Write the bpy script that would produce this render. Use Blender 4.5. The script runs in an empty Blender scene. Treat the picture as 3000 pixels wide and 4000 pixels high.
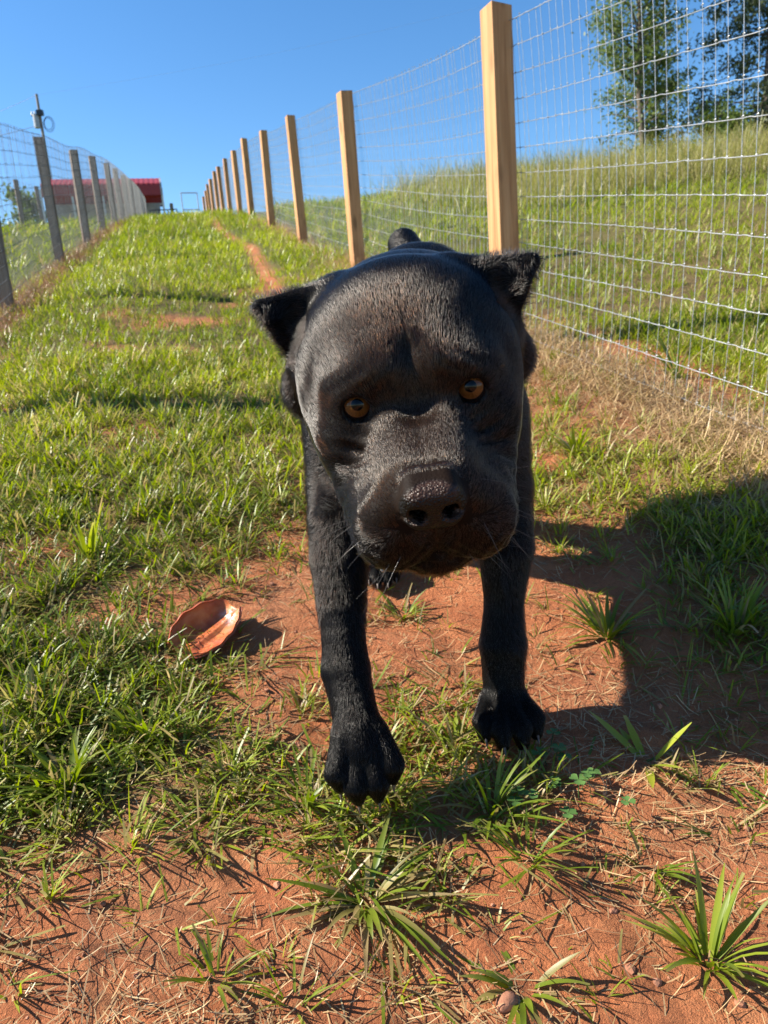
import bpy, bmesh, math, random, time
import numpy as np
from mathutils import Vector, Matrix, Euler

T0 = time.time()
random.seed(7)
rng = np.random.default_rng(11)
scn = bpy.context.scene
COL = scn.collection

# ------------------------------------------------------------------ camera
CAM_H = 0.72
PITCH = math.radians(13.5)
ROLL = math.atan2(460, 6390)
cam_data = bpy.data.cameras.new('camera')
cam_data.sensor_fit = 'VERTICAL'
cam_data.sensor_height = 34.6
cam_data.lens = 34.6 * 1534.0 / 2212.0
cam_data.clip_start = 0.02
cam_data.clip_end = 2000
cam_data.dof.use_dof = True
cam_data.dof.focus_distance = 0.68
cam_data.dof.aperture_fstop = 12.0
cam = bpy.data.objects.new('camera', cam_data)
COL.objects.link(cam)
_f = Vector((0, math.cos(PITCH), -math.sin(PITCH)))
_u = Vector((0, math.sin(PITCH), math.cos(PITCH)))
_r = Vector((1, 0, 0))
_cx = _r * math.cos(ROLL) - _u * math.sin(ROLL)
_cy = _r * math.sin(ROLL) + _u * math.cos(ROLL)
_m = Matrix((_cx, _cy, -_f)).transposed().to_4x4()
_m.translation = Vector((0, 0, CAM_H))
cam.matrix_world = _m
scn.camera = cam

# ------------------------------------------------------------------ sky and sun
SUN_AZ = math.radians(-84)      # from +y (ahead) towards -x (left)
SUN_EL = math.radians(37)
world = bpy.data.worlds.new('World')
scn.world = world
world.use_nodes = True
wn = world.node_tree.nodes
wl = world.node_tree.links
bg = wn['Background']
sky = wn.new('ShaderNodeTexSky')
sky.sky_type = 'NISHITA'
sky.sun_disc = False
sky.sun_elevation = SUN_EL
sky.sun_rotation = SUN_AZ
sky.altitude = 300
sky.air_density = 1.0
sky.dust_density = 0.2
sky.ozone_density = 3.5
hsv = wn.new('ShaderNodeHueSaturation')
hsv.inputs['Saturation'].default_value = 1.22
wl.new(sky.outputs[0], hsv.inputs['Color'])
wl.new(hsv.outputs[0], bg.inputs[0])
bg.inputs[1].default_value = 0.080
sun_data = bpy.data.lights.new('sun', 'SUN')
sun_data.energy = 5.0
sun_data.angle = math.radians(0.53)
sun_data.color = (1.0, 0.93, 0.80)
sun = bpy.data.objects.new('sun', sun_data)
COL.objects.link(sun)
_sd = Vector((math.sin(SUN_AZ) * math.cos(SUN_EL), math.cos(SUN_AZ) * math.cos(SUN_EL), math.sin(SUN_EL)))
sun.rotation_euler = _sd.to_track_quat('Z', 'Y').to_euler()
scn.view_settings.view_transform = 'Standard'
scn.view_settings.look = 'None'
scn.view_settings.exposure = 1.35
scn.view_settings.gamma = 1.0
scn.view_settings.use_curve_mapping = False
scn.cycles.max_bounces = 8
scn.cycles.transparent_max_bounces = 8

# ------------------------------------------------------------------ helpers
def link(o, parent=None):
    COL.objects.link(o)
    if parent is not None:
        o.parent = parent
    return o

def tag(o, label=None, cat=None, group=None, kind=None):
    if label: o['label'] = label
    if cat: o['category'] = cat
    if group: o['group'] = group
    if kind: o['kind'] = kind
    return o

def empty(name, loc=(0, 0, 0)):
    o = bpy.data.objects.new(name, None)
    o.empty_display_size = 0.05
    o.location = loc
    COL.objects.link(o)
    return o

def mesh_np(name, V, faces, smooth=True, attrs=None, mat=None):
    """faces: (n,3) or (n,4) int array (fast path) or a list of arrays"""
    me = bpy.data.meshes.new(name)
    V = np.ascontiguousarray(V, dtype=np.float32)
    if not isinstance(faces, list): faces = [faces]
    loops = np.concatenate([f.reshape(-1) for f in faces]).astype(np.int32)
    sizes = np.concatenate([np.full(len(f), f.shape[1], np.int32) for f in faces])
    starts = np.concatenate([[0], np.cumsum(sizes)[:-1]]).astype(np.int32)
    me.vertices.add(len(V)); me.vertices.foreach_set('co', V.reshape(-1))
    me.loops.add(len(loops)); me.loops.foreach_set('vertex_index', loops)
    me.polygons.add(len(sizes)); me.polygons.foreach_set('loop_start', starts)
    me.polygons.foreach_set('loop_total', sizes)
    me.polygons.foreach_set('use_smooth', np.full(len(sizes), smooth))
    if attrs:
        for k, a in attrs.items():
            a = np.asarray(a, np.float32)
            if a.ndim == 1:
                at_ = me.attributes.new(k, 'FLOAT', 'POINT'); at_.data.foreach_set('value', a)
            else:
                at_ = me.attributes.new(k, 'FLOAT_VECTOR', 'POINT'); at_.data.foreach_set('vector', np.ascontiguousarray(a[:, :3]).reshape(-1))
    me.update(calc_edges=True)
    if mat: me.materials.append(mat)
    return me

class NT:
    """small node-tree writer"""
    def __init__(self, name):
        self.m = bpy.data.materials.new(name); self.m.use_nodes = True
        self.t = self.m.node_tree; self.n = self.t.nodes; self.l = self.t.links
        self.b = self.n['Principled BSDF']; self.out = self.n['Material Output']
    def add(self, typ, **kw):
        x = self.n.new(typ)
        for k, v in kw.items():
            if k == 'inp':
                for i, val in v.items():
                    if isinstance(val, bpy.types.NodeSocket): self.l.new(val, x.inputs[i])
                    else: x.inputs[i].default_value = val
            else: setattr(x, k, v)
        return x
    def coord(self, which='Object'):
        return self.add('ShaderNodeTexCoord').outputs[which]
    def noise(self, vec, scale, detail=3, rough=.55, dist=0):
        return self.add('ShaderNodeTexNoise', inp={'Vector': vec, 'Scale': scale, 'Detail': detail, 'Roughness': rough, 'Distortion': dist}).outputs[0]
    def ramp(self, fac, stops, interp='LINEAR'):
        r = self.add('ShaderNodeValToRGB'); r.color_ramp.interpolation = interp
        e = r.color_ramp.elements
        while len(e) < len(stops): e.new(0.5)
        for i, (p, c) in enumerate(stops):
            e[i].position = p
            e[i].color = (c, c, c, 1) if isinstance(c, (int, float)) else (*c, 1)
        self.l.new(fac, r.inputs[0]); return r.outputs[0]
    def mix(self, fac, a, b, mode='MIX'):
        x = self.add('ShaderNodeMix', data_type='RGBA', blend_type=mode)
        for i, v in ((0, fac), (6, a), (7, b)):
            if isinstance(v, bpy.types.NodeSocket): self.l.new(v, x.inputs[i])
            elif i == 0: x.inputs[0].default_value = v
            else: x.inputs[i].default_value = (*v, 1) if len(v) == 3 else v
        return x.outputs[2]
    def math(self, op, a, b=0.0, c=0.0, clamp=False):
        x = self.add('ShaderNodeMath', operation=op, use_clamp=clamp)
        for i, v in enumerate((a, b, c)):
            if isinstance(v, bpy.types.NodeSocket): self.l.new(v, x.inputs[i])
            else: x.inputs[i].default_value = v
        return x.outputs[0]
    def attr(self, name, what='Fac'):
        return self.add('ShaderNodeAttribute', attribute_name=name).outputs[what]
    def bump(self, h, strength=.5, dist=.01, normal=None):
        x = self.add('ShaderNodeBump', inp={'Height': h, 'Strength': strength, 'Distance': dist})
        if normal is not None: self.l.new(normal, x.inputs['Normal'])
        return x.outputs[0]
    def set(self, **kw):
        names = dict(color='Base Color', rough='Roughness', metal='Metallic', normal='Normal', spec='Specular IOR Level', coat='Coat Weight', coat_rough='Coat Roughness', sheen='Sheen Weight', sss='Subsurface Weight', trans='Transmission Weight', ior='IOR')
        for k, v in kw.items():
            s = self.b.inputs[names[k]]
            if isinstance(v, bpy.types.NodeSocket): self.l.new(v, s)
            elif k == 'color': s.default_value = (*v, 1)
            else: s.default_value = v
        return self.m
# ================================================================== terrain
FD = np.array([-.238, .971])                  # direction of the lane, uphill
FN = np.array([.971, .238])                   # across the lane, to the right
E_A = np.array([-.6, -.2, .005, .043, .104, .165, .255, .333, .436, .531, .8, 1.4])
E_V = np.array([.173, .1745, .178, .183, .188, .189, .188, .188, .191, .193, .193, .193])

def vnoise(x, y, f, seed=0):
    """cheap smooth value noise, -1..1"""
    x = np.asarray(x) * f + seed * 17.13; y = np.asarray(y) * f - seed * 9.71
    xi = np.floor(x); yi = np.floor(y); fx = x - xi; fy = y - yi
    fx = fx * fx * (3 - 2 * fx); fy = fy * fy * (3 - 2 * fy)
    def hsh(a, b):
        v = np.sin(a * 127.1 + b * 311.7 + seed * 74.7) * 43758.5453
        return v - np.floor(v)
    return ((hsh(xi, yi) * (1 - fx) + hsh(xi + 1, yi) * fx) * (1 - fy) + (hsh(xi, yi + 1) * (1 - fx) + hsh(xi + 1, yi + 1) * fx) * fy) * 2 - 1

def sst(x, a, b):
    t = np.clip((x - a) / (b - a), 0, 1); return t * t * (3 - 2 * t)

def ground_z(x, y):
    x = np.asarray(x, float); y = np.asarray(y, float)
    s = x * FD[0] + y * FD[1]; t = x * FN[0] + y * FN[1]
    sp = np.maximum(s, 0)
    z = .2 * s + .0011 * sp ** 2
    z = z + .10 * sst(t, .5, 1.35) - .12 * sst(-t, .4, 1.3)
    z = z + .15 * np.log1p(np.exp((t - 2.2) * 2)) / 2 * sst(t, 1.2, 3)
    far = sst(s, 1.5, 5)
    z = z + far * (.05 * vnoise(x, y, .45, 1) + .02 * vnoise(x, y, 1.3, 2))
    z = z + .05 * np.exp(-((t + 1.20 + .06 * vnoise(x, y, 1.1, 3)) / .13) ** 2) * (1 + .7 * vnoise(x, y, 2.6, 4)) * sst(s, 2, 4)
    ym = np.maximum(y, 4.0)
    E = np.interp(x / ym, E_A, E_V)
    yc = np.interp(x / ym, [-.3, 0, .2, .6], [25, 20, 14, 12])
    cap = CAM_H + E * ym - .0035 * np.maximum(ym - yc, 0) ** 2 - .03 * np.maximum(ym - yc - 22, 0)
    cap = np.maximum(cap, 3.3 - .02 * ym)
    k = .25
    hmix = np.clip(.5 + .5 * (cap - z) / k, 0, 1)
    zz = cap + (z - cap) * hmix - k * hmix * (1 - hmix)
    z = np.where(y > 5, zz, z)
    return z

COVER = np.array([(-2.54,5.09,0.95),(-1.80,4.80,0.95),(-1.14,4.53,0.90),(-0.54,4.30,0.85),(-0.00,4.09,0.80),(0.49,3.89,0.80),(0.94,3.72,0.60),(1.35,3.55,0.50),(1.82,3.37,0.50),(-1.82,3.56,0.95),(-1.31,3.41,0.90),(-0.85,3.27,0.85),(-0.42,3.15,0.85),(-0.01,3.03,0.80),(0.36,2.92,0.70),(0.71,2.81,0.45),(1.03,2.72,0.35),(1.41,2.60,0.50),(-1.42,2.72,0.90),(-1.04,2.63,0.90),(-0.68,2.54,0.85),(-0.34,2.46,0.70),(-0.02,2.39,0.70),(0.28,2.32,0.60),(0.56,2.25,0.50),(0.83,2.19,0.20),(1.15,2.11,0.45),(-1.17,2.19,0.90),(-0.86,2.13,0.85),(-0.57,2.07,0.80),(-0.29,2.01,0.75),(-0.03,1.96,0.60),(0.22,1.91,0.60),(0.47,1.86,0.65),(0.70,1.82,0.60),(0.97,1.76,0.70),(-1.00,1.82,0.85),(-0.74,1.78,0.80),(-0.50,1.74,0.75),(-0.26,1.70,0.70),(-0.03,1.66,0.40),(0.19,1.62,0.40),(0.39,1.58,0.65),(0.60,1.55,0.60),(0.84,1.51,0.80),(-0.87,1.55,0.80),(-0.65,1.52,0.75),(-0.44,1.49,0.65),(-0.23,1.46,0.25),(-0.04,1.43,0.20),(0.16,1.40,0.15),(0.34,1.37,0.12),(0.52,1.35,0.50),(0.73,1.31,0.85),(-0.78,1.35,0.75),(-0.58,1.32,0.65),(-0.39,1.30,0.45),(-0.21,1.27,0.30),(-0.04,1.25,0.30),(0.13,1.23,0.08),(0.30,1.21,0.08),(0.46,1.18,0.30),(0.65,1.16,0.85),(-0.70,1.19,0.80),(-0.53,1.17,0.65),(-0.36,1.15,0.30),(-0.20,1.13,0.35),(-0.04,1.11,0.30),(0.11,1.09,0.25),(0.26,1.07,0.08),(0.41,1.05,0.30),(0.58,1.03,0.75),(-0.64,1.05,0.90),(-0.48,1.04,0.80),(-0.33,1.02,0.55),(-0.18,1.01,0.20),(-0.04,0.99,0.08),(0.10,0.98,0.40),(0.24,0.96,0.04),(0.37,0.95,0.15),(0.53,0.93,0.40),(-0.59,0.95,0.95),(-0.45,0.93,0.90),(-0.31,0.92,0.70),(-0.17,0.91,0.30),(-0.04,0.89,0.30),(0.09,0.88,0.60),(0.21,0.87,0.10),(0.33,0.86,0.20),(0.48,0.84,0.30),(-0.54,0.86,0.90),(-0.42,0.84,0.90),(-0.29,0.83,0.65),(-0.16,0.82,0.60),(-0.04,0.81,0.70),(0.08,0.80,0.70),(0.19,0.79,0.45),(0.30,0.78,0.08),(0.44,0.77,0.30),(-0.51,0.78,0.80),(-0.39,0.77,0.70),(-0.27,0.76,0.60),(-0.16,0.75,0.60),(-0.04,0.74,0.60),(0.07,0.73,0.55),(0.17,0.72,0.40),(0.28,0.71,0.08),(0.41,0.70,0.30),(-0.48,0.71,0.30),(-0.37,0.70,0.12),(-0.26,0.70,0.08),(-0.15,0.69,0.12),(-0.04,0.68,0.45),(0.06,0.67,0.40),(0.16,0.66,0.10),(0.26,0.65,0.08),(0.38,0.64,0.15),(-0.45,0.65,0.10),(-0.35,0.65,0.06),(-0.24,0.64,0.04),(-0.14,0.63,0.06),(-0.05,0.62,0.25),(0.05,0.62,0.10),(0.15,0.61,0.04),(0.24,0.60,0.05),(0.35,0.60,0.25),(-0.43,0.60,0.08),(-0.33,0.60,0.10),(-0.23,0.59,0.10),(-0.14,0.58,0.06),(-0.05,0.58,0.06),(0.04,0.57,0.08),(0.13,0.56,0.05),(0.22,0.56,0.05),(0.33,0.55,0.10),(-0.40,0.56,0.08),(-0.31,0.55,0.08),(-0.22,0.55,0.08),(-0.13,0.54,0.08),(-0.05,0.54,0.08),(0.04,0.53,0.08),(0.12,0.52,0.08),(0.21,0.52,0.08),(0.31,0.51,0.08)])


def cover_at(x, y):
    """share of the ground hidden by green grass near the camera"""
    x = np.asarray(x, float); y = np.asarray(y, float)
    num = np.zeros_like(x); den = np.zeros_like(x) + 1e-9
    for cx, cy, v in COVER:
        sg = .05 + .075 * cy
        w = np.exp(-((x - cx) ** 2 + ((y - cy) / 1.0) ** 2) / (2 * sg * sg * .5)) / sg
        num += w * v; den += w
    c = num / den
    s = x * FD[0] + y * FD[1]; t = x * FN[0] + y * FN[1]
    fc = np.where(np.abs(t) < 1.2, .95, .97)
    fw = sst(s, 3.2, 4.4)
    c = c * (1 - fw) + fc * fw
    c = np.where(x < -.8, np.maximum(c, .85), c)
    c = np.maximum(c, .97 * sst(t, 1.65, 1.95))
    c = c * (1 - .5 * sst(vnoise(x, y, 2.6, 55) + .5 * vnoise(x, y, 6.5, 56), .15, .9) * (1 - sst(s, 5, 9)) * (1 - sst(t, 1.0, 1.4)))
    c = np.maximum(c, .75 * np.exp(-((x + .46) ** 2 + (y - 1.12) ** 2) / .16 ** 2))
    c = np.maximum(c, .55 * np.exp(-((x + .25) ** 2 + (y - 1.10) ** 2) / .09 ** 2))
    path = np.exp(-((t - .70 - .07 * np.sin(s * .9)) / .075) ** 2) * sst(s, 3.4, 4.6) * (1 - sst(s, 24, 30))
    c = c * (1 - np.clip(1.25 * path * (.85 + .45 * vnoise(x, y, 2.0, 8)), 0, 1))
    patch = np.exp(-(((s - 4.5) / .22) ** 2 + ((t + .05) / .38) ** 2))
    c = c * (1 - .8 * patch)
    berm = np.exp(-((t + 1.2) / .16) ** 2) * sst(s, 3, 4)
    c = c * (1 - .85 * berm)
    hay = np.exp(-((t - 1.36) / .22) ** 2) * sst(s, .9, 1.6)
    c = c * (1 - .6 * hay)
    return np.clip(c, 0, 1)

def ground_fine(x, y):
    """ground with its clods, near the camera"""
    nearw = np.exp(-((x - .05) ** 2 + (y - .9) ** 2) / 1.3 ** 2)
    clod = np.abs(vnoise(x, y, 22, 5)) * .5 + np.abs(vnoise(x, y, 47, 6)) * .32 + vnoise(x, y, 9, 7) * .6 + vnoise(x + .01 * vnoise(x, y, 30, 20), y, 85, 9) * .13
    return ground_z(x, y) + nearw * (.014 * clod - .005)

# ---- mesh: a sheet that is finest in front of the dog and coarsens outwards
def warp(n, lo, hi, c, a):
    u = np.linspace(np.arcsinh((lo - c) / a), np.arcsinh((hi - c) / a), n)
    return c + a * np.sinh(u)
gx = warp(390, -90, 70, .05, .75); gy = warp(405, -12, 160, .75, .85)
GX, GY = np.meshgrid(gx, gy, indexing='ij')
gz = ground_fine(GX, GY)
gcov = cover_at(GX.ravel(), GY.ravel())
S_ = GX * FD[0] + GY * FD[1]; T_ = GX * FN[0] + GY * FN[1]
hayv = (np.exp(-((T_ - 1.36) / .24) ** 2) * sst(S_, .6, 1.6) * (1 - .7 * sst(S_, 9, 16)) + .8 * np.exp(-((T_ + 1.2) / .2) ** 2) * sst(S_, 3, 4)).ravel()
V = np.stack([GX.ravel(), GY.ravel(), gz.ravel()], 1)
nx_, ny_ = GX.shape
I = np.arange(nx_ * ny_).reshape(nx_, ny_)
Q = np.stack([I[:-1, :-1], I[1:, :-1], I[1:, 1:], I[:-1, 1:]], -1).reshape(-1, 4)
m = NT('red_clay_soil')
co = m.coord('Object')
n_big = m.noise(co, 3.2, 4); n_mid = m.noise(co, 17, 5, .6); n_fine = m.noise(co, 120, 6, .7, .4); n_grit = m.noise(co, 620, 3, .7)
clay = m.ramp(n_mid, [(.25, (.33, .098, .040)), (.5, (.53, .175, .070)), (.75, (.60, .245, .108))])
clay = m.mix(m.ramp(n_big, [(.45, 0), (.68, .75)]), clay, (.40, .175, .090))
clay = m.mix(m.ramp(m.noise(co, 5.5, 5, .65, .5), [(.36, .40), (.50, 0)]), clay, (.24, .075, .042))
clay = m.mix(m.ramp(n_fine, [(.38, .0), (.62, .6)]), clay, m.mix(.5, clay, (.54, .24, .11)))
clay = m.mix(m.ramp(n_grit, [(.32, .55), (.5, 0)]), clay, (.15, .055, .030))
thatch = m.mix(m.ramp(n_fine, [(.35, 0), (.65, 1)]), (.085, .060, .022), (.25, .17, .075))
turf = m.mix(m.ramp(m.noise(co, 40, 4, .7), [(.35, 0), (.65, 1)]), (.050, .062, .012), (.13, .15, .035))
mixc = m.mix(m.ramp(m.attr('cover'), [(.35, 0), (.80, 1)]), clay, thatch)
mixc = m.mix(m.attr('farness'), mixc, turf)
mixc = m.mix(m.math('MULTIPLY', m.attr('hay'), m.ramp(n_mid, [(.25, .35), (.6, 1)])), mixc, m.mix(m.ramp(n_fine, [(.35, 0), (.65, 1)]), (.16, .105, .05), (.38, .27, .14)))
hgt = m.math('ADD', m.math('MULTIPLY', n_fine, 1.0), m.math('ADD', m.math('MULTIPLY', n_grit, .35), m.math('MULTIPLY', n_mid, .9)))
vc = m.add('ShaderNodeTexVoronoi', inp={'Vector': m.mix(.06, co, m.add('ShaderNodeTexNoise', inp={'Vector': co, 'Scale': 30.0}).outputs[1]), 'Scale': 26.0}); vc.feature = 'DISTANCE_TO_EDGE'
crk = m.ramp(vc.outputs['Distance'], [(.0, 0), (.07, 1)])
hgt = m.math('ADD', hgt, m.math('MULTIPLY', crk, .12))
b1 = m.bump(hgt, 1.0, .013)
m.set(color=mixc, rough=.92, normal=b1, spec=.2)
farn = sst(S_, 3.0, 9).ravel() * gcov
ground_me = mesh_np('ground', V, Q, attrs={'cover': gcov, 'hay': np.clip(hayv, 0, 1), 'farness': farn}, mat=m.m)
ground = link(bpy.data.objects.new('ground', ground_me)); tag(ground, kind='structure')
print('ground', round(time.time() - T0, 1))
# ================================================================== fences
def tube_mesh(name, P, r, n=5, mat=None, closed_ends=True):
    """round tube along a polyline"""
    P = np.asarray(P, float); k = len(P)
    T = np.gradient(P, axis=0); T /= np.linalg.norm(T, axis=1, keepdims=True)
    ref = np.array([0, 0, 1.0]) if abs(T[0, 2]) < .8 else np.array([1.0, 0, 0])
    A = np.cross(T, ref); A /= np.linalg.norm(A, axis=1, keepdims=True); B = np.cross(T, A)
    rr = np.broadcast_to(np.asarray(r, float), (k,))
    an = np.arange(n) * 2 * np.pi / n
    V = (P[:, None] + rr[:, None, None] * (A[:, None] * np.cos(an)[None, :, None] + B[:, None] * np.sin(an)[None, :, None])).reshape(-1, 3)
    i = np.arange(k - 1)[:, None] * n; j = np.arange(n)[None]
    Q = np.stack([i + j, i + (j + 1) % n, i + n + (j + 1) % n, i + n + j], -1).reshape(-1, 4)
    return V, Q

def join_parts(L):
    V = []; Q = []; o = 0
    for v, q in L:
        V.append(v); Q.append(q + o); o += len(v)
    return np.concatenate(V), np.concatenate(Q)

def wood_mat(name, c1, c2, c3, rough=.75, grain=1.0):
    m = NT(name)
    co = m.coord('Object')
    oi = m.add('ShaderNodeObjectInfo')
    off = m.add('ShaderNodeCombineXYZ', inp={0: m.math('MULTIPLY', oi.outputs['Random'], 7.0), 1: m.math('MULTIPLY', oi.outputs['Random'], 13.0), 2: m.math('MULTIPLY', oi.outputs['Random'], 5.0)})
    mp = m.add('ShaderNodeMapping', inp={'Vector': co, 'Location': off.outputs[0], 'Scale': (1, 1, .045)})
    g1 = m.noise(mp.outputs[0], 38, 4, .6, .6); g2 = m.noise(mp.outputs[0], 160, 3, .6)
    big = m.noise(co, 3, 2)
    c = m.ramp(g1, [(.3, c1), (.5, c2), (.72, c3)])
    c = m.mix(m.math('MULTIPLY', g2, .35), c, c1)
    c = m.mix(m.ramp(big, [(.4, 0), (.75, .35)]), c, c1)
    vo = m.add('ShaderNodeTexVoronoi', inp={'Vector': m.add('ShaderNodeMapping', inp={'Vector': co, 'Location': off.outputs[0], 'Scale': (12, 12, 3.4)}).outputs[0], 'Scale': 1.0})
    knot = m.ramp(vo.outputs['Distance'], [(.10, 1), (.24, 0)])
    c = m.mix(m.math('MULTIPLY', knot, .6), c, tuple(v * .35 for v in c1))
    sz = m.add('ShaderNodeSeparateXYZ', inp={0: co})
    dirt = m.math('MULTIPLY', m.ramp(m.math('ADD', sz.outputs[2], m.math('MULTIPLY', big, .12)), [(.06, 1), (.26, 0)]), m.ramp(m.noise(co, 45, 4), [(.3, .2), (.65, .85)]))
    c = m.mix(dirt, c, (.24, .10, .055))
    m.set(color=c, rough=rough, spec=.25, normal=m.bump(m.math('ADD', g1, m.math('MULTIPLY', g2, .6)), .45 * grain, .003))
    return m.m
m_newwood = wood_mat('new_cedar', (.29, .140, .058), (.49, .265, .118), (.60, .36, .18))
m_oldwood = wood_mat('weathered_wood', (.115, .085, .065), (.20, .155, .120), (.29, .235, .19), .85, 1.8)

m = NT('galvanised_wire')
m.set(color=m.ramp(m.noise(m.coord('Object'), 30, 3), [(.35, (.30, .31, .31)), (.7, (.50, .51, .52))]), rough=.38, metal=.65)
m_wire = m.m
m = NT('dull_old_wire')
m.set(color=(.22, .22, .215), rough=.55, metal=.5)
m_wire_old = m.m

def post_mesh(w, h, seed, mat, bury=.25):
    r = random.Random(seed)
    bm = bmesh.new()
    bmesh.ops.create_cube(bm, size=1)
    for v in bm.verts:
        v.co = Vector((v.co.x * w, v.co.y * w, (v.co.z + .5) * (h + bury) - bury))
        if v.co.z > 0: v.co.x += r.uniform(-.004, .004); v.co.y += r.uniform(-.004, .004); v.co.z += r.uniform(-.004, .004)
    bmesh.ops.bevel(bm, geom=bm.edges[:], offset=.004, segments=2, profile=.6, affect='EDGES')
    for f in bm.faces: f.smooth = False
    me = bpy.data.meshes.new('post'); bm.to_mesh(me); bm.free(); me.materials.append(mat)
    return me

def fence(name, label, t0, s_posts, post_h, post_w, post_mat, wire_mat, side, s_range, wire_r, n_line=14, gap=.0935, stays=True, near_s=0, bulge=.02, stay_step=.0508, lean=0.0):
    """t0: distance across the lane; side: on which face of the posts the mesh hangs"""
    def pt(s, t): return FD * s + FN * t
    c0 = pt(s_posts[0], t0)
    root = empty(name, (c0[0], c0[1], float(ground_z(*c0)))); O = np.array(root.location)
    tag(root, label, 'fence')
    yaw = math.atan2(FD[1], FD[0]) - math.pi / 2
    meshes = [post_mesh(post_w, post_h + e, i, post_mat) for i, e in enumerate((0, .03, -.02, .015))]
    for i, s in enumerate(s_posts):
        p = pt(s, t0 + .012 * math.sin(i * 2.3))
        o = bpy.data.objects.new('post', meshes[i % 4]); link(o, root)
        o.location = Vector((p[0], p[1], float(ground_z(*p)))) - Vector(O)
        o.rotation_euler = (math.radians(random.uniform(-.8, .8)), math.radians(random.uniform(-.8, .8) + lean), yaw + math.radians(random.uniform(-5, 5)) + (math.radians(12) if side > 0 else 0))
    tw = t0 + side * (post_w / 2 + .004)
    ss = np.linspace(s_range[0], s_range[1], 200)
    base = np.array([float(ground_z(*pt(s, t0))) for s in ss])
    kern = np.ones(9) / 9
    base = np.convolve(np.pad(base, 4, mode='edge'), kern, mode='valid')
    def fb(s): return np.interp(s, ss, base)
    def off(hh):                                    # the mesh bellies out a little between top and bottom
        return bulge * np.sin(np.pi * np.clip(hh / 1.25, 0, 1)) * side
    for k in range(n_line):
        hh = .025 + k * gap
        near = np.arange(s_range[0], min(near_s, s_range[1]), stay_step / 4)
        farp = np.arange(max(near_s, s_range[0]), s_range[1], .45)
        s_ = np.concatenate([near, farp])
        ph = (s_ / stay_step) % 1.0
        crimp = np.where(s_ < near_s, .0035 * np.exp(-((ph - .5) / .16) ** 2) * (np.floor(s_ / stay_step) % 3 == (k % 3)), 0)
        sag = -.012 * np.abs(np.sin(np.pi * (s_ - s_posts[0]) / (s_posts[1] - s_posts[0]))) * (1 if k > n_line * .6 else .3)
        wob = .003 * np.sin(s_ * 2.1 + k * 1.7)
        tt = tw + off(hh) + .004 * np.sin(s_ * 1.3 + k)
        P = np.stack([FD[0] * s_ + FN[0] * tt, FD[1] * s_ + FN[1] * tt, fb(s_) + hh + crimp + sag + wob], 1) - O
        v, q = tube_mesh('w', P, wire_r * (1.25 if k in (0, n_line - 1) else 1), 5)
        link(bpy.data.objects.new('line_wire', mesh_np('line_wire', v, q, mat=wire_mat)), root)
    if not stays: return root
    H = .025 + (n_line - 1) * gap
    zz = np.linspace(.0, H, 9)
    Pst = np.stack([FN[0] * off(zz), FN[1] * off(zz), zz], 1)
    parts = [tube_mesh('s', Pst, wire_r * .68, 4)]
    for k in range(n_line):                         # hinge knots where the wires cross
        hh = .025 + k * gap
        c = np.array([FN[0] * off(hh), FN[1] * off(hh), hh])
        kn = np.array([c - np.append(FD, 0) * .0042, c, c + np.append(FD, 0) * .0042])
        parts.append(tube_mesh('k', kn, [wire_r * 1.2, wire_r * 2.1, wire_r * 1.2], 4))
    v, q = join_parts(parts)
    me = mesh_np('stay_wire', v, q, mat=wire_mat)
    plain_v, plain_q = tube_mesh('s', Pst[::4], wire_r * .85, 3)
    s_all = np.arange(s_range[0] + stay_step * .5, s_range[1], stay_step)
    rest = []
    for i, s in enumerate(s_all):
        t = tw + .004 * math.sin(s * 1.3)
        loc = np.array([FD[0] * s + FN[0] * t, FD[1] * s + FN[1] * t, float(fb(s))]) - O
        if i < 300:
            o = bpy.data.objects.new('stay_wire', me); link(o, root)
            o.location = loc; o.rotation_euler = (random.gauss(0, .004), random.gauss(0, .004), 0)
        else:
            rest.append((plain_v + loc, plain_q))
    if rest:
        v, q = join_parts(rest)
        o = link(bpy.data.objects.new('far_stay_wires', mesh_np('far_stay_wires', v, q, mat=wire_mat)), root)
        tag(o, kind='stuff')
    return root

RS0 = .59 * FD[0] + 3.22 * FD[1]; RT = .59 * FN[0] + 3.22 * FN[1]
fence('wire_fence', 'new wire mesh fence on square orange-tan cedar posts right of the dog', RT,
      [RS0 + 2.7 * i for i in range(-1, 13)], 1.27, .092, m_newwood, m_wire, 1, (RS0 - 2.7, RS0 + 2.7 * 12), .00142, near_s=RS0 + 3, bulge=.03)
LS0 = -2.63 * FD[0] + 5.33 * FD[1]; LT = -2.58 * FN[0] + 5.33 * FN[1]
fence('wire_fence', 'older wire mesh fence on weathered grey posts along the left of the grassy lane', LT,
      [LS0 + 2.7 * i for i in range(-2, 12)], 1.20, .10, m_oldwood, m_wire_old, 1, (LS0 - 5.4, LS0 + 2.7 * 11), .0016, near_s=0, bulge=-.01)
fence('wire_fence', 'distant grey-posted wire fence seen through the left-hand fence', LT - 2.6,
      [LS0 + 4.0 + 2.9 * i for i in range(-1, 7)], 1.20, .11, m_oldwood, m_wire_old, 1, (LS0 + 1.0, LS0 + 21), .0016, n_line=8, gap=.165, near_s=0, stay_step=.15)
print('fences', round(time.time() - T0, 1))
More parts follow.
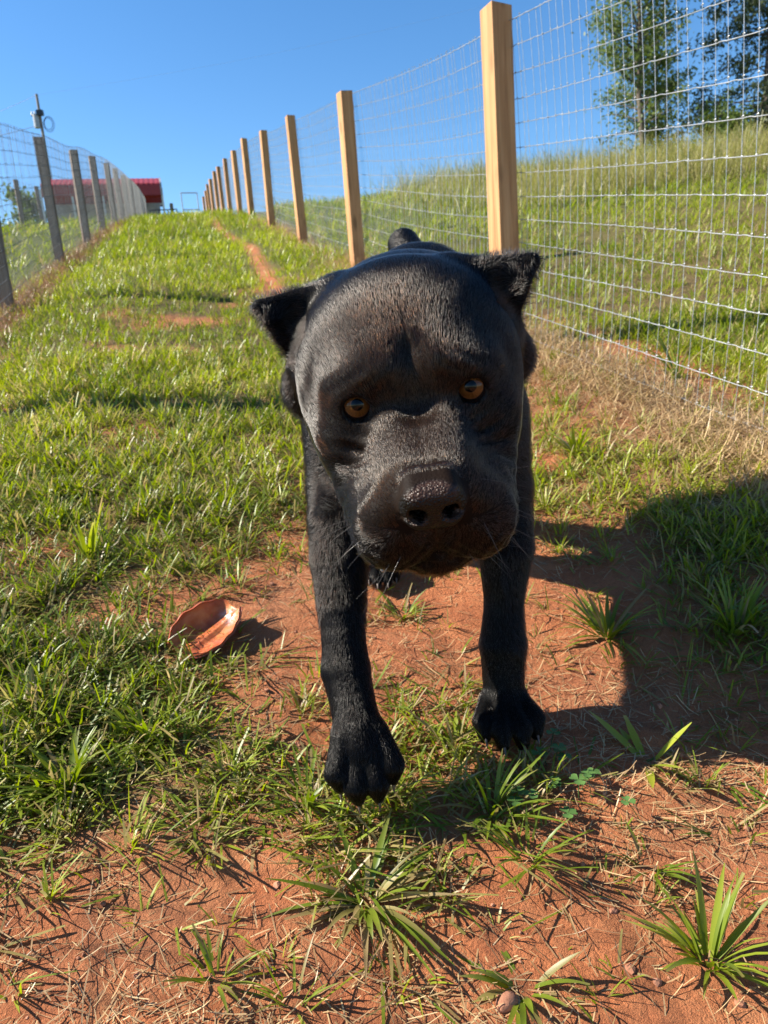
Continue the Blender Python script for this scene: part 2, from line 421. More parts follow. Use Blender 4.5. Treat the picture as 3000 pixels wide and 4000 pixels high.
# ================================================================== things on and beyond the crest
def box(bm, c, size, M=None):
    r = bmesh.ops.create_cube(bm, size=1)
    for v in r['verts']:
        v.co = Vector((v.co.x * size[0] + c[0], v.co.y * size[1] + c[1], v.co.z * size[2] + c[2]))
        if M: v.co = M @ v.co
def bm_obj(name, bm, mat, parent=None, smooth=False, loc=None):
    me = bpy.data.meshes.new(name)
    for f in bm.faces: f.smooth = smooth
    bm.to_mesh(me); bm.free(); me.materials.append(mat)
    o = bpy.data.objects.new(name, me); link(o, parent)
    if loc is not None: o.location = loc
    return o
def simple_mat(name, c, rough=.6, metal=0.0, var=.25, scale=8):
    m = NT(name); n = m.noise(m.coord('Object'), scale, 4)
    m.set(color=m.ramp(n, [(.3, tuple(v * (1 - var) for v in c)), (.7, tuple(min(v * (1 + var), 1) for v in c))]), rough=rough, metal=metal)
    return m.m
m_red = simple_mat('red_painted_sheet', (.27, .020, .020), .5, .1, .12)
m_white = simple_mat('pale_steel', (.62, .62, .60), .5, .2, .1)
m_dark = simple_mat('dark_pipe', (.035, .04, .05), .5, .5)
m_pole = simple_mat('grey_pole_wood', (.22, .185, .15), .85, 0, .3, 3)
m_grey = simple_mat('grey_metal', (.34, .35, .36), .5, .4)

# ---- red metal shelter with rounded eaves
bx0, by0 = -15.3, 46.0
bz0 = float(ground_z(bx0, by0)) - .1
shel = empty('metal_shelter', (bx0, by0, bz0)); shel.rotation_euler = (0, 0, math.radians(15))
tag(shel, 'open shelter with red ribbed metal roof standing beyond the crest', 'shelter')
LX = 3.25; top = 11.25 - bz0; ev = 10.62 - bz0; bot = 9.98 - bz0
prof = [(-1.75, bot), (-1.74, ev - .10), (-1.70, ev - .02), (-1.60, ev + .05), (0, top), (1.60, ev + .05), (1.70, ev - .02), (1.74, ev - .10), (1.75, bot)]
def sheet(pr, name):
    n = 46; V = []; F = []
    for i in range(n + 1):
        x = -LX + 2 * LX * i / n; o = .018 if i % 2 else 0
        for (y, z) in pr: V.append((x, y * (1 + o * .2), z + o))
    for i in range(n + 1):
        x = -LX + 2 * LX * i / n; o = (.018 if i % 2 else 0) - .025
        for (y, z) in pr: V.append((x, y * (1 + o * .2), z + o))
    k = len(pr); h = (n + 1) * k
    for i in range(n):
        for j in range(k - 1):
            a = i * k + j
            F.append((a, a + k, a + k + 1, a + 1)); F.append((h + a + 1, h + a + k + 1, h + a + k, h + a))
    return link(bpy.data.objects.new(name, mesh_np(name, np.array(V), np.array(F), smooth=False, mat=m_red)), shel)
rf = sheet(prof[1:8], 'roof')
sheet(prof[0:2], 'side_panel'); sheet(prof[7:9], 'side_panel')
bm = bmesh.new()
for (y0, z0), (y1, z1) in zip(prof[:-1], prof[1:]):
    for e in (LX + .03,):
        a = Vector((e, y0, z0 + .02)); b = Vector((e, y1, z1 + .02)); d = b - a
        M = Matrix.Translation((a + b) / 2) @ d.to_track_quat('Z', 'X').to_matrix().to_4x4()
        box(bm, (0, 0, 0), (.05, .10, d.length + .05), M)
bm_obj('end_trim', bm, m_grey, shel)
for x in (-3.3, -1.65, 0, 1.65, 3.3):
    for y in (-1.68, 1.68):
        bm = bmesh.new(); box(bm, (x, y, (bot + .4) / 2), (.09, .09, bot + .4)); bm_obj('leg', bm, m_white, shel)
for y in (-1.62, 1.62):
    bm = bmesh.new(); box(bm, (0, y, bot + .12), (2 * LX, .05, .12)); bm_obj('rail', bm, m_white, shel)
bm = bmesh.new(); box(bm, (0, 1.56, bot * .5 + .3), (2 * LX - .3, .04, bot * .9)); bm_obj('back_panel', bm, m_grey, shel)

# ---- pipe gates
def pipe_gate(label, A, B, z, h, mat, bars, r=.025, upr=2):
    A = np.array(A); B = np.array(B); c = (A + B) / 2
    root = empty('pipe_gate', (c[0], c[1], z)); tag(root, label, 'gate')
    a = np.array([*(A - c), 0]); b = np.array([*(B - c), 0])
    for k in range(bars):
        hh = .08 + (h - .08) * k / (bars - 1)
        v, q = tube_mesh('r', np.array([a + (0, 0, hh), (a + b) / 2 + (0, 0, hh), b + (0, 0, hh)]), r, 6)
        link(bpy.data.objects.new('rail', mesh_np('rail', v, q, mat=mat)), root)
    for k in range(upr):
        p = a + (b - a) * k / (upr - 1)
        v, q = tube_mesh('u', np.array([p + (0, 0, 0), p + (0, 0, h / 2), p + (0, 0, h + .02)]), r, 6)
        link(bpy.data.objects.new('upright', mesh_np('upright', v, q, mat=mat)), root)
    return root
gz_ = float(ground_z(-7.4, 33))
pipe_gate('thin tubular walk-through gate frame standing open on the crest', (-7.72, 33.0), (-7.08, 33.2), gz_ - .1, 7.50 - gz_ + .1, m_grey, 3, .022)
gz2 = float(ground_z(-11.5, 44))
pipe_gate('dark pipe livestock gate beside the red-roofed shelter', (-12.2, 44.0), (-10.7, 44.2), gz2, 8.95 - gz2, m_dark, 6, .03, 4)
bm = bmesh.new(); box(bm, (0, 0, .9), (.16, .16, 2.1))
o = bm_obj('gate_post', bm, m_oldwood, None, loc=(-11.0, 44.3, float(ground_z(-11.0, 44.3)) - .1))
bpy.context.view_layer.update()
o.scale = (1, 1, (9.40 - float(ground_z(-11.0, 44.3))) / 1.95)
tag(o, 'dark wooden post standing behind the dark pipe gate', 'post')

# ---- utility pole
px_, py_ = -21.95, 55.0
pz_ = float(ground_z(px_, py_))
pole = empty('utility_pole', (px_, py_, pz_ - .2)); tag(pole, 'tall wooden utility pole with transformer and coiled cable behind the left fence', 'utility pole')
PH = 19.0 - pz_ + .2
v, q = tube_mesh('p', np.array([(0, 0, 0), (0, 0, PH * .5), (0, 0, PH)]), [.13, .11, .085], 12)
link(bpy.data.objects.new('shaft', mesh_np('shaft', v, q, mat=m_pole)), pole)
bm = bmesh.new(); bmesh.ops.create_cone(bm, cap_ends=True, segments=14, radius1=.20, radius2=.20, depth=.85); bm_obj('transformer', bm, m_grey, pole, loc=(-.22, -.2, PH - 1.75))
bm = bmesh.new(); box(bm, (0, 0, 0), (.42, .3, .34)); bm_obj('junction_box', bm, m_dark, pole, loc=(.12, -.22, PH - 1.25))
bm = bmesh.new(); box(bm, (0, 0, 0), (.5, .10, .10)); bm_obj('bracket', bm, m_pole, pole, loc=(-.3, -.1, PH - 1.35))
for dx in (-.5, -.3):
    bm = bmesh.new(); bmesh.ops.create_cone(bm, cap_ends=True, segments=8, radius1=.07, radius2=.04, depth=.22); bm_obj('insulator', bm, m_white, pole, loc=(dx, -.1, PH - 1.2))
for k in range(3):
    an = np.linspace(0, 2 * np.pi, 30); rr = .36 + .07 * k
    v, q = tube_mesh('c', np.stack([.55 + rr * np.cos(an) * .75, -.15 + .05 * k + 0 * an, PH - 1.95 + rr * np.sin(an)], 1), .014, 4)
    link(bpy.data.objects.new('cable_coil', mesh_np('cable_coil', v, q, mat=m_dark)), pole)
def power_line(label, a, b, sag, r=.010):
    a = np.array(a, float); b = np.array(b, float); t = np.linspace(0, 1, 30)[:, None]
    P = a + (b - a) * t; P[:, 2] -= sag * 4 * (t[:, 0] * (1 - t[:, 0]))
    v, q = tube_mesh('w', P - a, r, 4)
    o = link(bpy.data.objects.new('power_line', mesh_np('power_line', v, q, mat=m_grey))); o.location = a
    tag(o, label, 'cable', 'overhead cables at the utility pole')
tp = np.array([px_, py_, pz_ - .2 + PH])
power_line('overhead line running left from the top of the utility pole', tp + (0, 0, -.05), tp + (-30, 4, -.5), 2.0)
power_line('sagging service cable dropping left from the transformer on the pole', tp + (-.3, -.1, -2.0), tp + (-14, -24, -5.2), 2.2, .016)
power_line('faint overhead line crossing the sky right of the utility pole', tp + (0, 0, -.05), tp + (60, 14, 14), 1.2, .0035)

# ---- trees
m = NT('tree_bark'); m.set(color=m.ramp(m.noise(m.coord('Object'), 14, 4), [(.3, (.055, .043, .033)), (.7, (.15, .12, .095))]), rough=.9); m_bark = m.m
def leaf_mat(name, c1, c2, tr=.35):
    m = NT(name)
    c = m.mix(m.attr('rnd'), c1, c2)
    m.set(color=c, rough=.5, spec=.3)
    t = m.add('ShaderNodeBsdfTranslucent'); m.l.new(m.mix(.5, c, (c2[0] * 1.6, c2[1] * 1.7, c2[2]), 'MIX'), t.inputs[0])
    mx = m.add('ShaderNodeMixShader', inp={0: tr}); m.l.new(m.b.outputs[0], mx.inputs[1]); m.l.new(t.outputs[0], mx.inputs[2])
    m.l.new(mx.outputs[0], m.out.inputs[0])
    return m.m
m_leafA = leaf_mat('tree_leaves', (.055, .085, .020), (.150, .195, .045))
m_leafB = leaf_mat('cedar_sprays', (.022, .036, .018), (.070, .092, .036), .2)
m_leafC = leaf_mat('bush_leaves', (.05, .085, .018), (.12, .17, .04))
def leaves(C, size, rg, droop=.0, aspect=.5):
    N = len(C)
    a = rg.normal(0, 1, (N, 3)); a[:, 2] -= droop; a /= np.linalg.norm(a, axis=1, keepdims=True)
    b = np.cross(a, rg.normal(0, 1, (N, 3))); b /= np.linalg.norm(b, axis=1, keepdims=True) + 1e-9
    sz = (size * rg.uniform(.6, 1.4, N))[:, None]
    V = np.stack([C - a * sz, C + b * sz * aspect, C + a * sz, C - b * sz * aspect], 1).reshape(-1, 3)
    return V, np.arange(4 * N).reshape(-1, 4)
def tree(label, pos, H, R, mat, seed, n_limb=46, first=.2, leaf=.07, per=230, spread=.26, shape='column', up=.5, trunk_r=.10):
    rg = np.random.default_rng(seed)
    z0 = float(ground_z(*pos)) - .15
    root = empty('tree', (pos[0], pos[1], z0)); tag(root, label, 'tree', 'trees behind the right-hand hill')
    k = 12; t = np.linspace(0, 1, k)
    wob = np.cumsum(rg.normal(0, .035, (k, 2)), 0) * H / 8
    TP = np.stack([wob[:, 0], wob[:, 1], t * H], 1)
    v, q = tube_mesh('t', TP, trunk_r * (1 - t) ** .8 + .012, 9)
    link(bpy.data.objects.new('trunk', mesh_np('trunk', v, q, mat=m_bark)), root)
    C = []
    for i in range(n_limb):
        f = first + (1 - first) * (i + rg.random()) / n_limb
        b = np.array([np.interp(f, t, TP[:, 0]), np.interp(f, t, TP[:, 1]), f * H])
        if shape == 'column': prof_ = (math.sin(math.pi * min(1, (f - first) / (1 - first) * .75 + .22)) ** .7) * (.6 + .5 * rg.random())
        else: prof_ = (1.05 - (f - first) / (1 - first)) ** .8 * (.75 + .35 * rg.random())
        Ln = R * prof_ + .12
        az = rg.random() * 6.283
        d = np.array([math.cos(az), math.sin(az), up * rg.uniform(.4, 1.4)]); d /= np.linalg.norm(d)
        n_ = 5; P = [b]
        for j in range(n_):
            d = d + rg.normal(0, .16, 3); d /= np.linalg.norm(d); P.append(P[-1] + d * Ln / n_)
        P = np.array(P)
        v, q = tube_mesh('l', P, np.linspace(.028, .006, n_ + 1) * (1.2 - f * .7), 5)
        link(bpy.data.objects.new('limb', mesh_np('limb', v, q, mat=m_bark)), root)
        nc = int(per * (Ln / R + .15) * rg.uniform(.4, 1.3))
        cl = rg.integers(2, 6)
        cen = P[0] + (P[-1] - P[0]) * rg.uniform(.25, 1.05, cl)[:, None] + rg.normal(0, .10, (cl, 3))
        C.append(cen[rg.integers(0, cl, nc)] + rg.normal(0, 1, (nc, 3)) * (spread * rg.uniform(.5, 1.1, nc))[:, None] * (1, 1, .75))
    C = np.concatenate(C)
    v, q = leaves(C, leaf, rg)
    o = link(bpy.data.objects.new('crown', mesh_np('crown', v, q, smooth=False, attrs={'rnd': np.repeat(rg.random(len(C)), 4)}, mat=mat)), root)
    return root
tree('slender tree with thin airy foliage and bare lower trunk on the right hill', (9.1, 25.0), 8.2, 1.85, m_leafA, 3, 74, .20, .058, 175, .24, 'column', .55, .10)
tree('narrow leafy tree close beside the slender bare-trunked tree', (10.1, 26.0), 5.6, 1.2, m_leafA, 9, 48, .06, .060, 180, .20, 'column', .5, .07)
tree('large dark cedar at the right edge of the hill', (12.9, 24.5), 9.0, 2.7, m_leafB, 5, 130, .03, .055, 330, .22, 'cone', .10, .14)
tree('low light-green bush growing at the foot of the dark cedar', (10.95, 23.2), 2.1, .95, m_leafC, 7, 26, .08, .060, 170, .20, 'column', .5, .05)
for i, (tx, ty, th, tr, lab) in enumerate(((-37.5, 84, 9.5, 4.0, 'hazy far tree leftmost behind the fences'), (-33.5, 88, 8.0, 3.4, 'hazy far tree right of the leftmost one behind the fences'))):
    r_ = tree(lab, (tx, ty), th + 8, tr, m_leafC, 30 + i, 34, .3, .26, 150, .7, 'column', .5, .25)
    r_['group'] = 'far trees behind the left fence'
print('far', round(time.time() - T0, 1))
# ================================================================== the dog
def nrm(v):
    v = np.asarray(v, float); return v / np.linalg.norm(v)

HO = np.array([0.033, 0.625, 0.670])          # point between the eyes
HF = nrm([0.02, -0.885, -0.465])              # nose direction
HR = np.array([0.994, 0.0, 0.105]); HR = nrm(HR - HF * HR.dot(HF))
HU = np.cross(HF, HR)
HM = np.stack([HR, HF, HU])                   # rows: local w,u,v

def hl(P): return (P - HO) @ HM.T             # world -> head local
def hw(p): return HO + np.asarray(p, float) @ HM  # head local -> world

f32 = np.float32
def smin(a, b, k):
    h = np.clip(.5 + .5 * (b - a) / k, 0, 1)
    return b + (a - b) * h - k * h * (1 - h)
def smax(a, b, k): return -smin(-a, -b, k)

def sd_ell(P, c, r, M=None):
    q = P - np.asarray(c, f32)
    if M is not None: q = q @ M
    r = np.asarray(r, f32)
    k0 = np.sqrt(((q / r) ** 2).sum(1)); k1 = np.sqrt(((q / (r * r)) ** 2).sum(1)) + 1e-9
    return k0 * (k0 - 1) / k1
def sd_cone(P, a, b, ra, rb):
    a = np.asarray(a, f32); b = np.asarray(b, f32)
    ba = b - a; pa = P - a
    h = np.clip(pa @ ba / ba.dot(ba), 0, 1)
    return np.sqrt(((pa - h[:, None] * ba) ** 2).sum(1)) - (ra + (rb - ra) * h)
def sd_rbox(P, c, half, r):
    q = np.abs(P - np.asarray(c, f32)) - np.asarray(half, f32)
    return np.sqrt((np.maximum(q, 0) ** 2).sum(1)) + np.minimum(q.max(1), 0) - r
def sd_tri(P, a, b, c, r):
    a, b, c = (np.asarray(x, f32) for x in (a, b, c))
    ba, cb, ac = b - a, c - b, a - c
    n = np.cross(ba, ac)
    pa, pb, pc = P - a, P - b, P - c
    inside = (np.sign(pa @ np.cross(ba, n)) + np.sign(pb @ np.cross(cb, n)) + np.sign(pc @ np.cross(ac, n))) < 2
    def seg(p, e):
        t = np.clip(p @ e / e.dot(e), 0, 1)[:, None]; return ((e * t - p) ** 2).sum(1)
    de = np.minimum(np.minimum(seg(pa, ba), seg(pb, cb)), seg(pc, ac))
    dp = (pa @ n) ** 2 / n.dot(n)
    return np.sqrt(np.where(inside, de, dp)) - r
def rotx(a):
    c, s = math.cos(a), math.sin(a)
    return np.array([[1, 0, 0], [0, c, -s], [0, s, c]], f32)
def rotz(a):
    c, s = math.cos(a), math.sin(a)
    return np.array([[c, -s, 0], [s, c, 0], [0, 0, 1]], f32)
def roty(a):
    c, s = math.cos(a), math.sin(a)
    return np.array([[c, 0, s], [0, 1, 0], [-s, 0, c]], f32)

EYE = np.array([0.0490, 0.0085, 0.0080])         # head-local, mirrored in w
EYE_R = 0.0141

def chain(P, pts, k):
    d = None
    for (a, ra), (b, rb) in zip(pts[:-1], pts[1:]):
        e = sd_cone(P, a, b, ra, rb); d = e if d is None else smin(d, e, k)
    return d

# ---- legs: (point, radius) chains in world coordinates
LEG_FR = [((-.030, 1.010, .605), .075), ((-.050, .985, .525), .056), ((-.060, .935, .486), .0420), ((-.064, .912, .440), .0375), ((-.0645, .882, .392), .0305), ((-.0640, .860, .352), .0275), ((-.0635, .840, .315), .0310), ((-.056, .810, .280), .0275), ((-.052, .793, .262), .0300)]
LEG_FL = [((.140, 1.010, .600), .072), ((.160, .990, .505), .052), ((.168, .968, .425), .0385), ((.161, .955, .345), .0265), ((.156, .945, .285), .0325), ((.154, .934, .240), .029), ((.152, .925, .215), .028)]
LEG_HR = [((.035, 1.40, .700), .095), ((.010, 1.345, .58), .068), ((-.005, 1.41, .46), .042), ((-.010, 1.43, .395), .030), ((-.012, 1.390, .330), .026), ((-.012, 1.36, .292), .027)]
LEG_HL = [((.155, 1.43, .700), .095), ((.168, 1.40, .58), .068), ((.175, 1.49, .46), .042), ((.177, 1.525, .410), .030), ((.176, 1.51, .345), .026), ((.176, 1.48, .318), .027)]

def paw(P, c, fwd, up, w, L, h, spread):
    """four toes and a pad; c = middle of the foot, fwd = toe direction"""
    fwd = nrm(fwd); up = nrm(np.asarray(up) - fwd * np.dot(up, fwd)); rt = np.cross(fwd, up)
    M = np.stack([rt, fwd, up]).astype(f32)
    q = (P - np.asarray(c, f32)) @ M.T
    d = sd_ell(q, (0, -.008, .000), (w * .42, L * .36, h * .58))
    for i, (tx, ty) in enumerate(((-.36, .20), (-.135, .40), (.135, .40), (.36, .20))):
        k = sd_cone(q, (tx * w * .75, ty * L - L * .42, h * .10), (tx * w * spread, ty * L, h * .12), h * .36, h * .36)
        kn = sd_ell(q, (tx * w * spread, ty * L + .008, -h * .10), (w * .128, L * .18, h * .38))
        d = smin(d, smin(k, kn, .006), .0028)
    return d

LEGS = (LEG_FR, LEG_FL, LEG_HR, LEG_HL)
PAWS = [  # centre, toe direction, up, width, length, height, spread, ground?
    ((-.047, .770, .236), (.08, -.55, -.83), (.05, -.83, .55), .073, .086, .046, 1.22),
    ((.151, .900, .201), (.00, -.97, -.24), (0, -.22, .97), .078, .088, .043, 1.25),
    ((-.012, 1.335, .288), (0, -.97, -.22), (0, -.2, .98), .068, .080, .040, 1.08),
    ((.176, 1.455, .308), (0, -.97, -.22), (0, -.2, .98), .068, .080, .040, 1.08),
]

def head_sdf(P):
    q = hl(P).astype(f32)
    s = np.sign(q[:, 0]); q[:, 0] = np.abs(q[:, 0])
    d = sd_ell(q, (0, -.085, -.018), (.090, .105, .062))
    d = smin(d, sd_ell(q, (.043, -.088, .010), (.052, .083, .040), roty(.25)), .030)        # temporal muscle
    d = smin(d, sd_ell(q, (.060, -.060, -.050), (.040, .070, .060)), .035)                  # cheek muscle
    d = smin(d, sd_ell(q, (.0, -.055, .012), (.045, .065, .032)), .030)                     # middle of the forehead
    d = smin(d, sd_ell(q, (.028, -.015, .020), (.036, .030, .022)), .026)                   # forehead over the stop
    d = smin(d, sd_ell(q, (.050, -.006, .0215), (.027, .019, .0120), rotz(-.35) @ roty(.22)), .016)       # brow
    d = smin(d, sd_ell(q, (.062, .000, -.022), (.026, .032, .026)), .024)                  # cheek bone
    d = smin(d, sd_ell(q, (.060, .004, -.058), (.022, .042, .036)), .030)                   # cheek running into the lip
    # muzzle
    d = smin(d, sd_rbox(q, (0, .048, -.036), (.012, .046, .012), .029), .028)
    d = smin(d, sd_ell(q, (.015, .060, -.013), (.022, .070, .017)), .016)
    d = smin(d, sd_ell(q, (.038, .072, -.062), (.034, .056, .041), rotz(.10)), .020)        # flews
    d = smin(d, sd_ell(q, (.030, .107, -.050), (.033, .025, .034)), .016)                   # front of the upper lip
    d = smin(d, sd_cone(q, (.048, .030, -.070), (.044, .078, -.084), .026, .021), .02)      # hanging lip
    d = smin(d, sd_ell(q, (0, .060, -.085), (.040, .060, .024)), .016)                      # lower jaw
    d = smin(d, sd_ell(q, (0, .098, -.088), (.026, .026, .019)), .010)                      # chin
    d = smin(d, sd_cone(q, (.0, -.09, -.075), (.0, .04, -.075), .058, .04), .04)            # throat
    # creases
    d = smax(d, -sd_cone(q, (0, -.13, .0550), (0, -.030, .0540), .0012, .0024), .009)           # furrow of the skull
    d = smin(d, sd_ell(q, (0, -.022, .024), (.026, .032, .018)), .020)
    d = smax(d, -sd_cone(q, (0, -.060, .0560), (0, .000, .0460), .0008, .0020), .014)
    d = smax(d, -sd_cone(q, (0, -.004, .0475), (0, .034, .0200), .0030, .0085), .020)
    d = smax(d, -sd_cone(q, (.022, .024, .000), (.038, .034, -.014), .0006, .0012), .012)     # wrinkle beside the bridge
    d = smax(d, -sd_cone(q, (.040, .036, -.016), (.061, .040, -.050), .0008, .0014), .010)
    d = smax(d, -sd_cone(q, (.071, .018, -.028), (.080, .004, -.072), .0022, .003), .010)
    d = smax(d, -sd_cone(q, (.064, .027, -.034), (.073, .017, -.078), .0012, .0018), .009)
    d = smax(d, -sd_cone(q, (.0, .128, -.062), (.0, .140, -.028), .0012, .0012), .005)      # philtrum
    d = smax(d, -sd_cone(q, (.0, .132, -.074), (.030, .122, -.084), .0020, .0020), .006)    # mouth line
    d = smax(d, -sd_cone(q, (.030, .122, -.084), (.056, .078, -.104), .0020, .003), .006)
    # loose skin: folds beside the muzzle, under the eyes and on the brow, lumpy lips
    wv = .5 * np.sin(q[:, 1] * 95 + 2) + .5 * np.sin(q[:, 2] * 120 + q[:, 0] * 70)
    def gau(c, r): return np.exp(-(((q - np.asarray(c, f32)) / np.asarray(r, f32)) ** 2).sum(1))
    d = d + .00200 * np.cos((q[:, 1] * .80 - q[:, 2] * .45 + q[:, 0] * .5) * 470 + wv * 1.3) * gau((.058, .030, -.045), (.022, .028, .032))
    d = d + .00140 * np.cos((q[:, 2] * .9 + q[:, 1] * .4) * 560 + wv * 1.2) * gau((.060, .022, -.016), (.022, .020, .012))
    d = d + .00100 * np.cos(q[:, 0] * 480 + wv * .9) * gau((0, -.030, .045), (.022, .055, .03))
    d = d + .00120 * np.cos((q[:, 0] * .5 + q[:, 2]) * 520 + wv) * gau((.040, .000, .030), (.022, .020, .010))
    lum = np.sin(q[:, 0] * 330 + 3 * wv) * np.sin(q[:, 1] * 290 + 1.3) * np.sin(q[:, 2] * 310 + .7)
    d = d + .00150 * lum * np.clip((-.040 - q[:, 2]) / .02, 0, 1) * np.clip((q[:, 1] - .03) / .03, 0, 1)
    # nose leather
    n = sd_rbox(q, (0, .1235, -.0095), (.0105, .009, .0085), .0115)
    n = smin(n, sd_ell(q, (.0150, .1270, -.0125), (.0112, .0115, .0130)), .006)
    d = smin(d, n, .004)
    d = smax(d, -sd_ell(q, (.0118, .1420, -.0105), (.0062, .014, .0070), roty(.5)), .0025)
    d = smax(d, -sd_cone(q, (.0150, .139, -.0150), (.0255, .129, -.0185), .0032, .0014), .003)
    d = smax(d, -sd_cone(q, (0, .1450, -.030), (0, .1455, -.008), .0013, .0008), .003)
    # eyelids
    e = EYE.astype(f32)
    d = smin(d, sd_ell(q, e + (0, -.002, .000), (.0180, .0150, .0160)), .010)
    d = smin(d, sd_cone(q, e + (-.0115, .0070, .0118), e + (.0130, .0020, .0100), .0032, .0036), .006)
    d = smin(d, sd_cone(q, e + (-.0125, .0085, -.0070), e + (.0115, .0030, -.0078), .0026, .0028), .005)
    d = smax(d, -sd_ell(q, e + (.0000, .012, .0024), (.0124, .026, .0112), rotz(-.18) @ rotx(.22) @ roty(.10)), .0014)
    d = smax(d, -sd_cone(q, e + (-.008, .0125, -.002), e + (-.0155, .0130, -.0066), .0026, .0012), .0025)
    # ears
    A = (.060, -.150, .040); B = (.098, -.096, -.008); C = (.132, -.126, .049)
    t = sd_tri(q, A, B, C, .0045)
    t = smin(t, sd_cone(q, A, C, .0150, .0050), .012)
    t = smin(t, sd_cone(q, B, C, .0085, .0040), .008)
    t = smin(t, sd_cone(q, (.094, -.110, .004), (.113, -.110, -.042), .017, .0125), .012)
    t = smin(t, sd_ell(q, (.110, -.110, -.043), (.019, .016, .026)), .010)
    t = smax(t, -sd_ell(q, (.104, -.098, .016), (.022, .012, .018), roty(.6)), .006)
    d = smin(d, t, .012)
    return d

def body_sdf(P):
    d = sd_ell(P, (.058, 1.10, .630), (.130, .215, .165))                                    # rib cage
    d = smin(d, sd_ell(P, (.053, .955, .575), (.110, .085, .130)), .06)                     # fore chest
    d = smin(d, sd_ell(P, (.080, 1.29, .700), (.132, .20, .140)), .08)                      # loin
    d = smin(d, sd_ell(P, (.100, 1.455, .762), (.130, .145, .138)), .07)                     # rump
    d = smin(d, sd_cone(P, hw((0, -.10, -.02)), (.050, .99, .695), .100, .128), .05)        # neck
    d = smin(d, sd_cone(P, hw((0, -.05, -.06)), (.050, .95, .58), .070, .10), .05)          # throat
    d = smin(d, sd_ell(P, (.055, 1.02, .745), (.110, .10, .080)), .05)                      # withers
    d = smin(d, sd_ell(P, (-.030, 1.020, .600), (.055, .095, .125), rotx(.35)), .035)        # shoulder blades
    d = smin(d, sd_ell(P, (.138, 1.020, .600), (.055, .095, .125), rotx(.35)), .035)
    d = smin(d, sd_cone(P, (.095, 1.535, .862), (.083, 1.60, .915), .043, .034), .025)      # docked tail
    # folds on the neck behind the skull
    for yy in (.845, .885):
        dd = np.sqrt((P[:, 1] - yy - .10 * (P[:, 2] - .75)) ** 2)
        d = d + .0035 * np.exp(-(dd / .008) ** 2) * np.clip((P[:, 2] - .70) / .05, 0, 1)
    return d

def masked(P, d, lo, hi, fn, k):
    m = ((P > np.asarray(lo, f32) - .05) & (P < np.asarray(hi, f32) + .05)).all(1)
    if m.any():
        Q = P[m]; d[m] = smin(d[m], fn(Q), k)

def dog_sdf(P):
    P = P.astype(f32)
    out = np.empty(len(P), f32)
    hc = hw((0, -.01, -.02)).astype(f32)
    for i in range(0, len(P), 200000):
        Q = P[i:i + 200000]
        d = np.full(len(Q), 1.0, f32)
        m = Q[:, 2] > .33
        if m.any(): d[m] = body_sdf(Q[m])
        for L in LEGS:
            pts = np.array([p for p, r in L]); r = max(r for p, r in L)
            masked(Q, d, pts.min(0) - r, pts.max(0) + r, lambda q: chain(q, L, .004), .030)
        for pw in PAWS:
            c = np.array(pw[0]); masked(Q, d, c - .07, c + .07, lambda q: paw(q, *pw), .014)
        near = ((Q - hc) ** 2).sum(1) < .235 ** 2
        if near.any():
            d[near] = smin(d[near], head_sdf(Q[near]), .030)
        out[i:i + 200000] = d
    return out

def axis(spec):
    """list of (start, step), last start = end"""
    out = []
    for (a, h), (b, _) in zip(spec[:-1], spec[1:]): out.append(np.arange(a, b - h * .5, h))
    return np.concatenate(out)

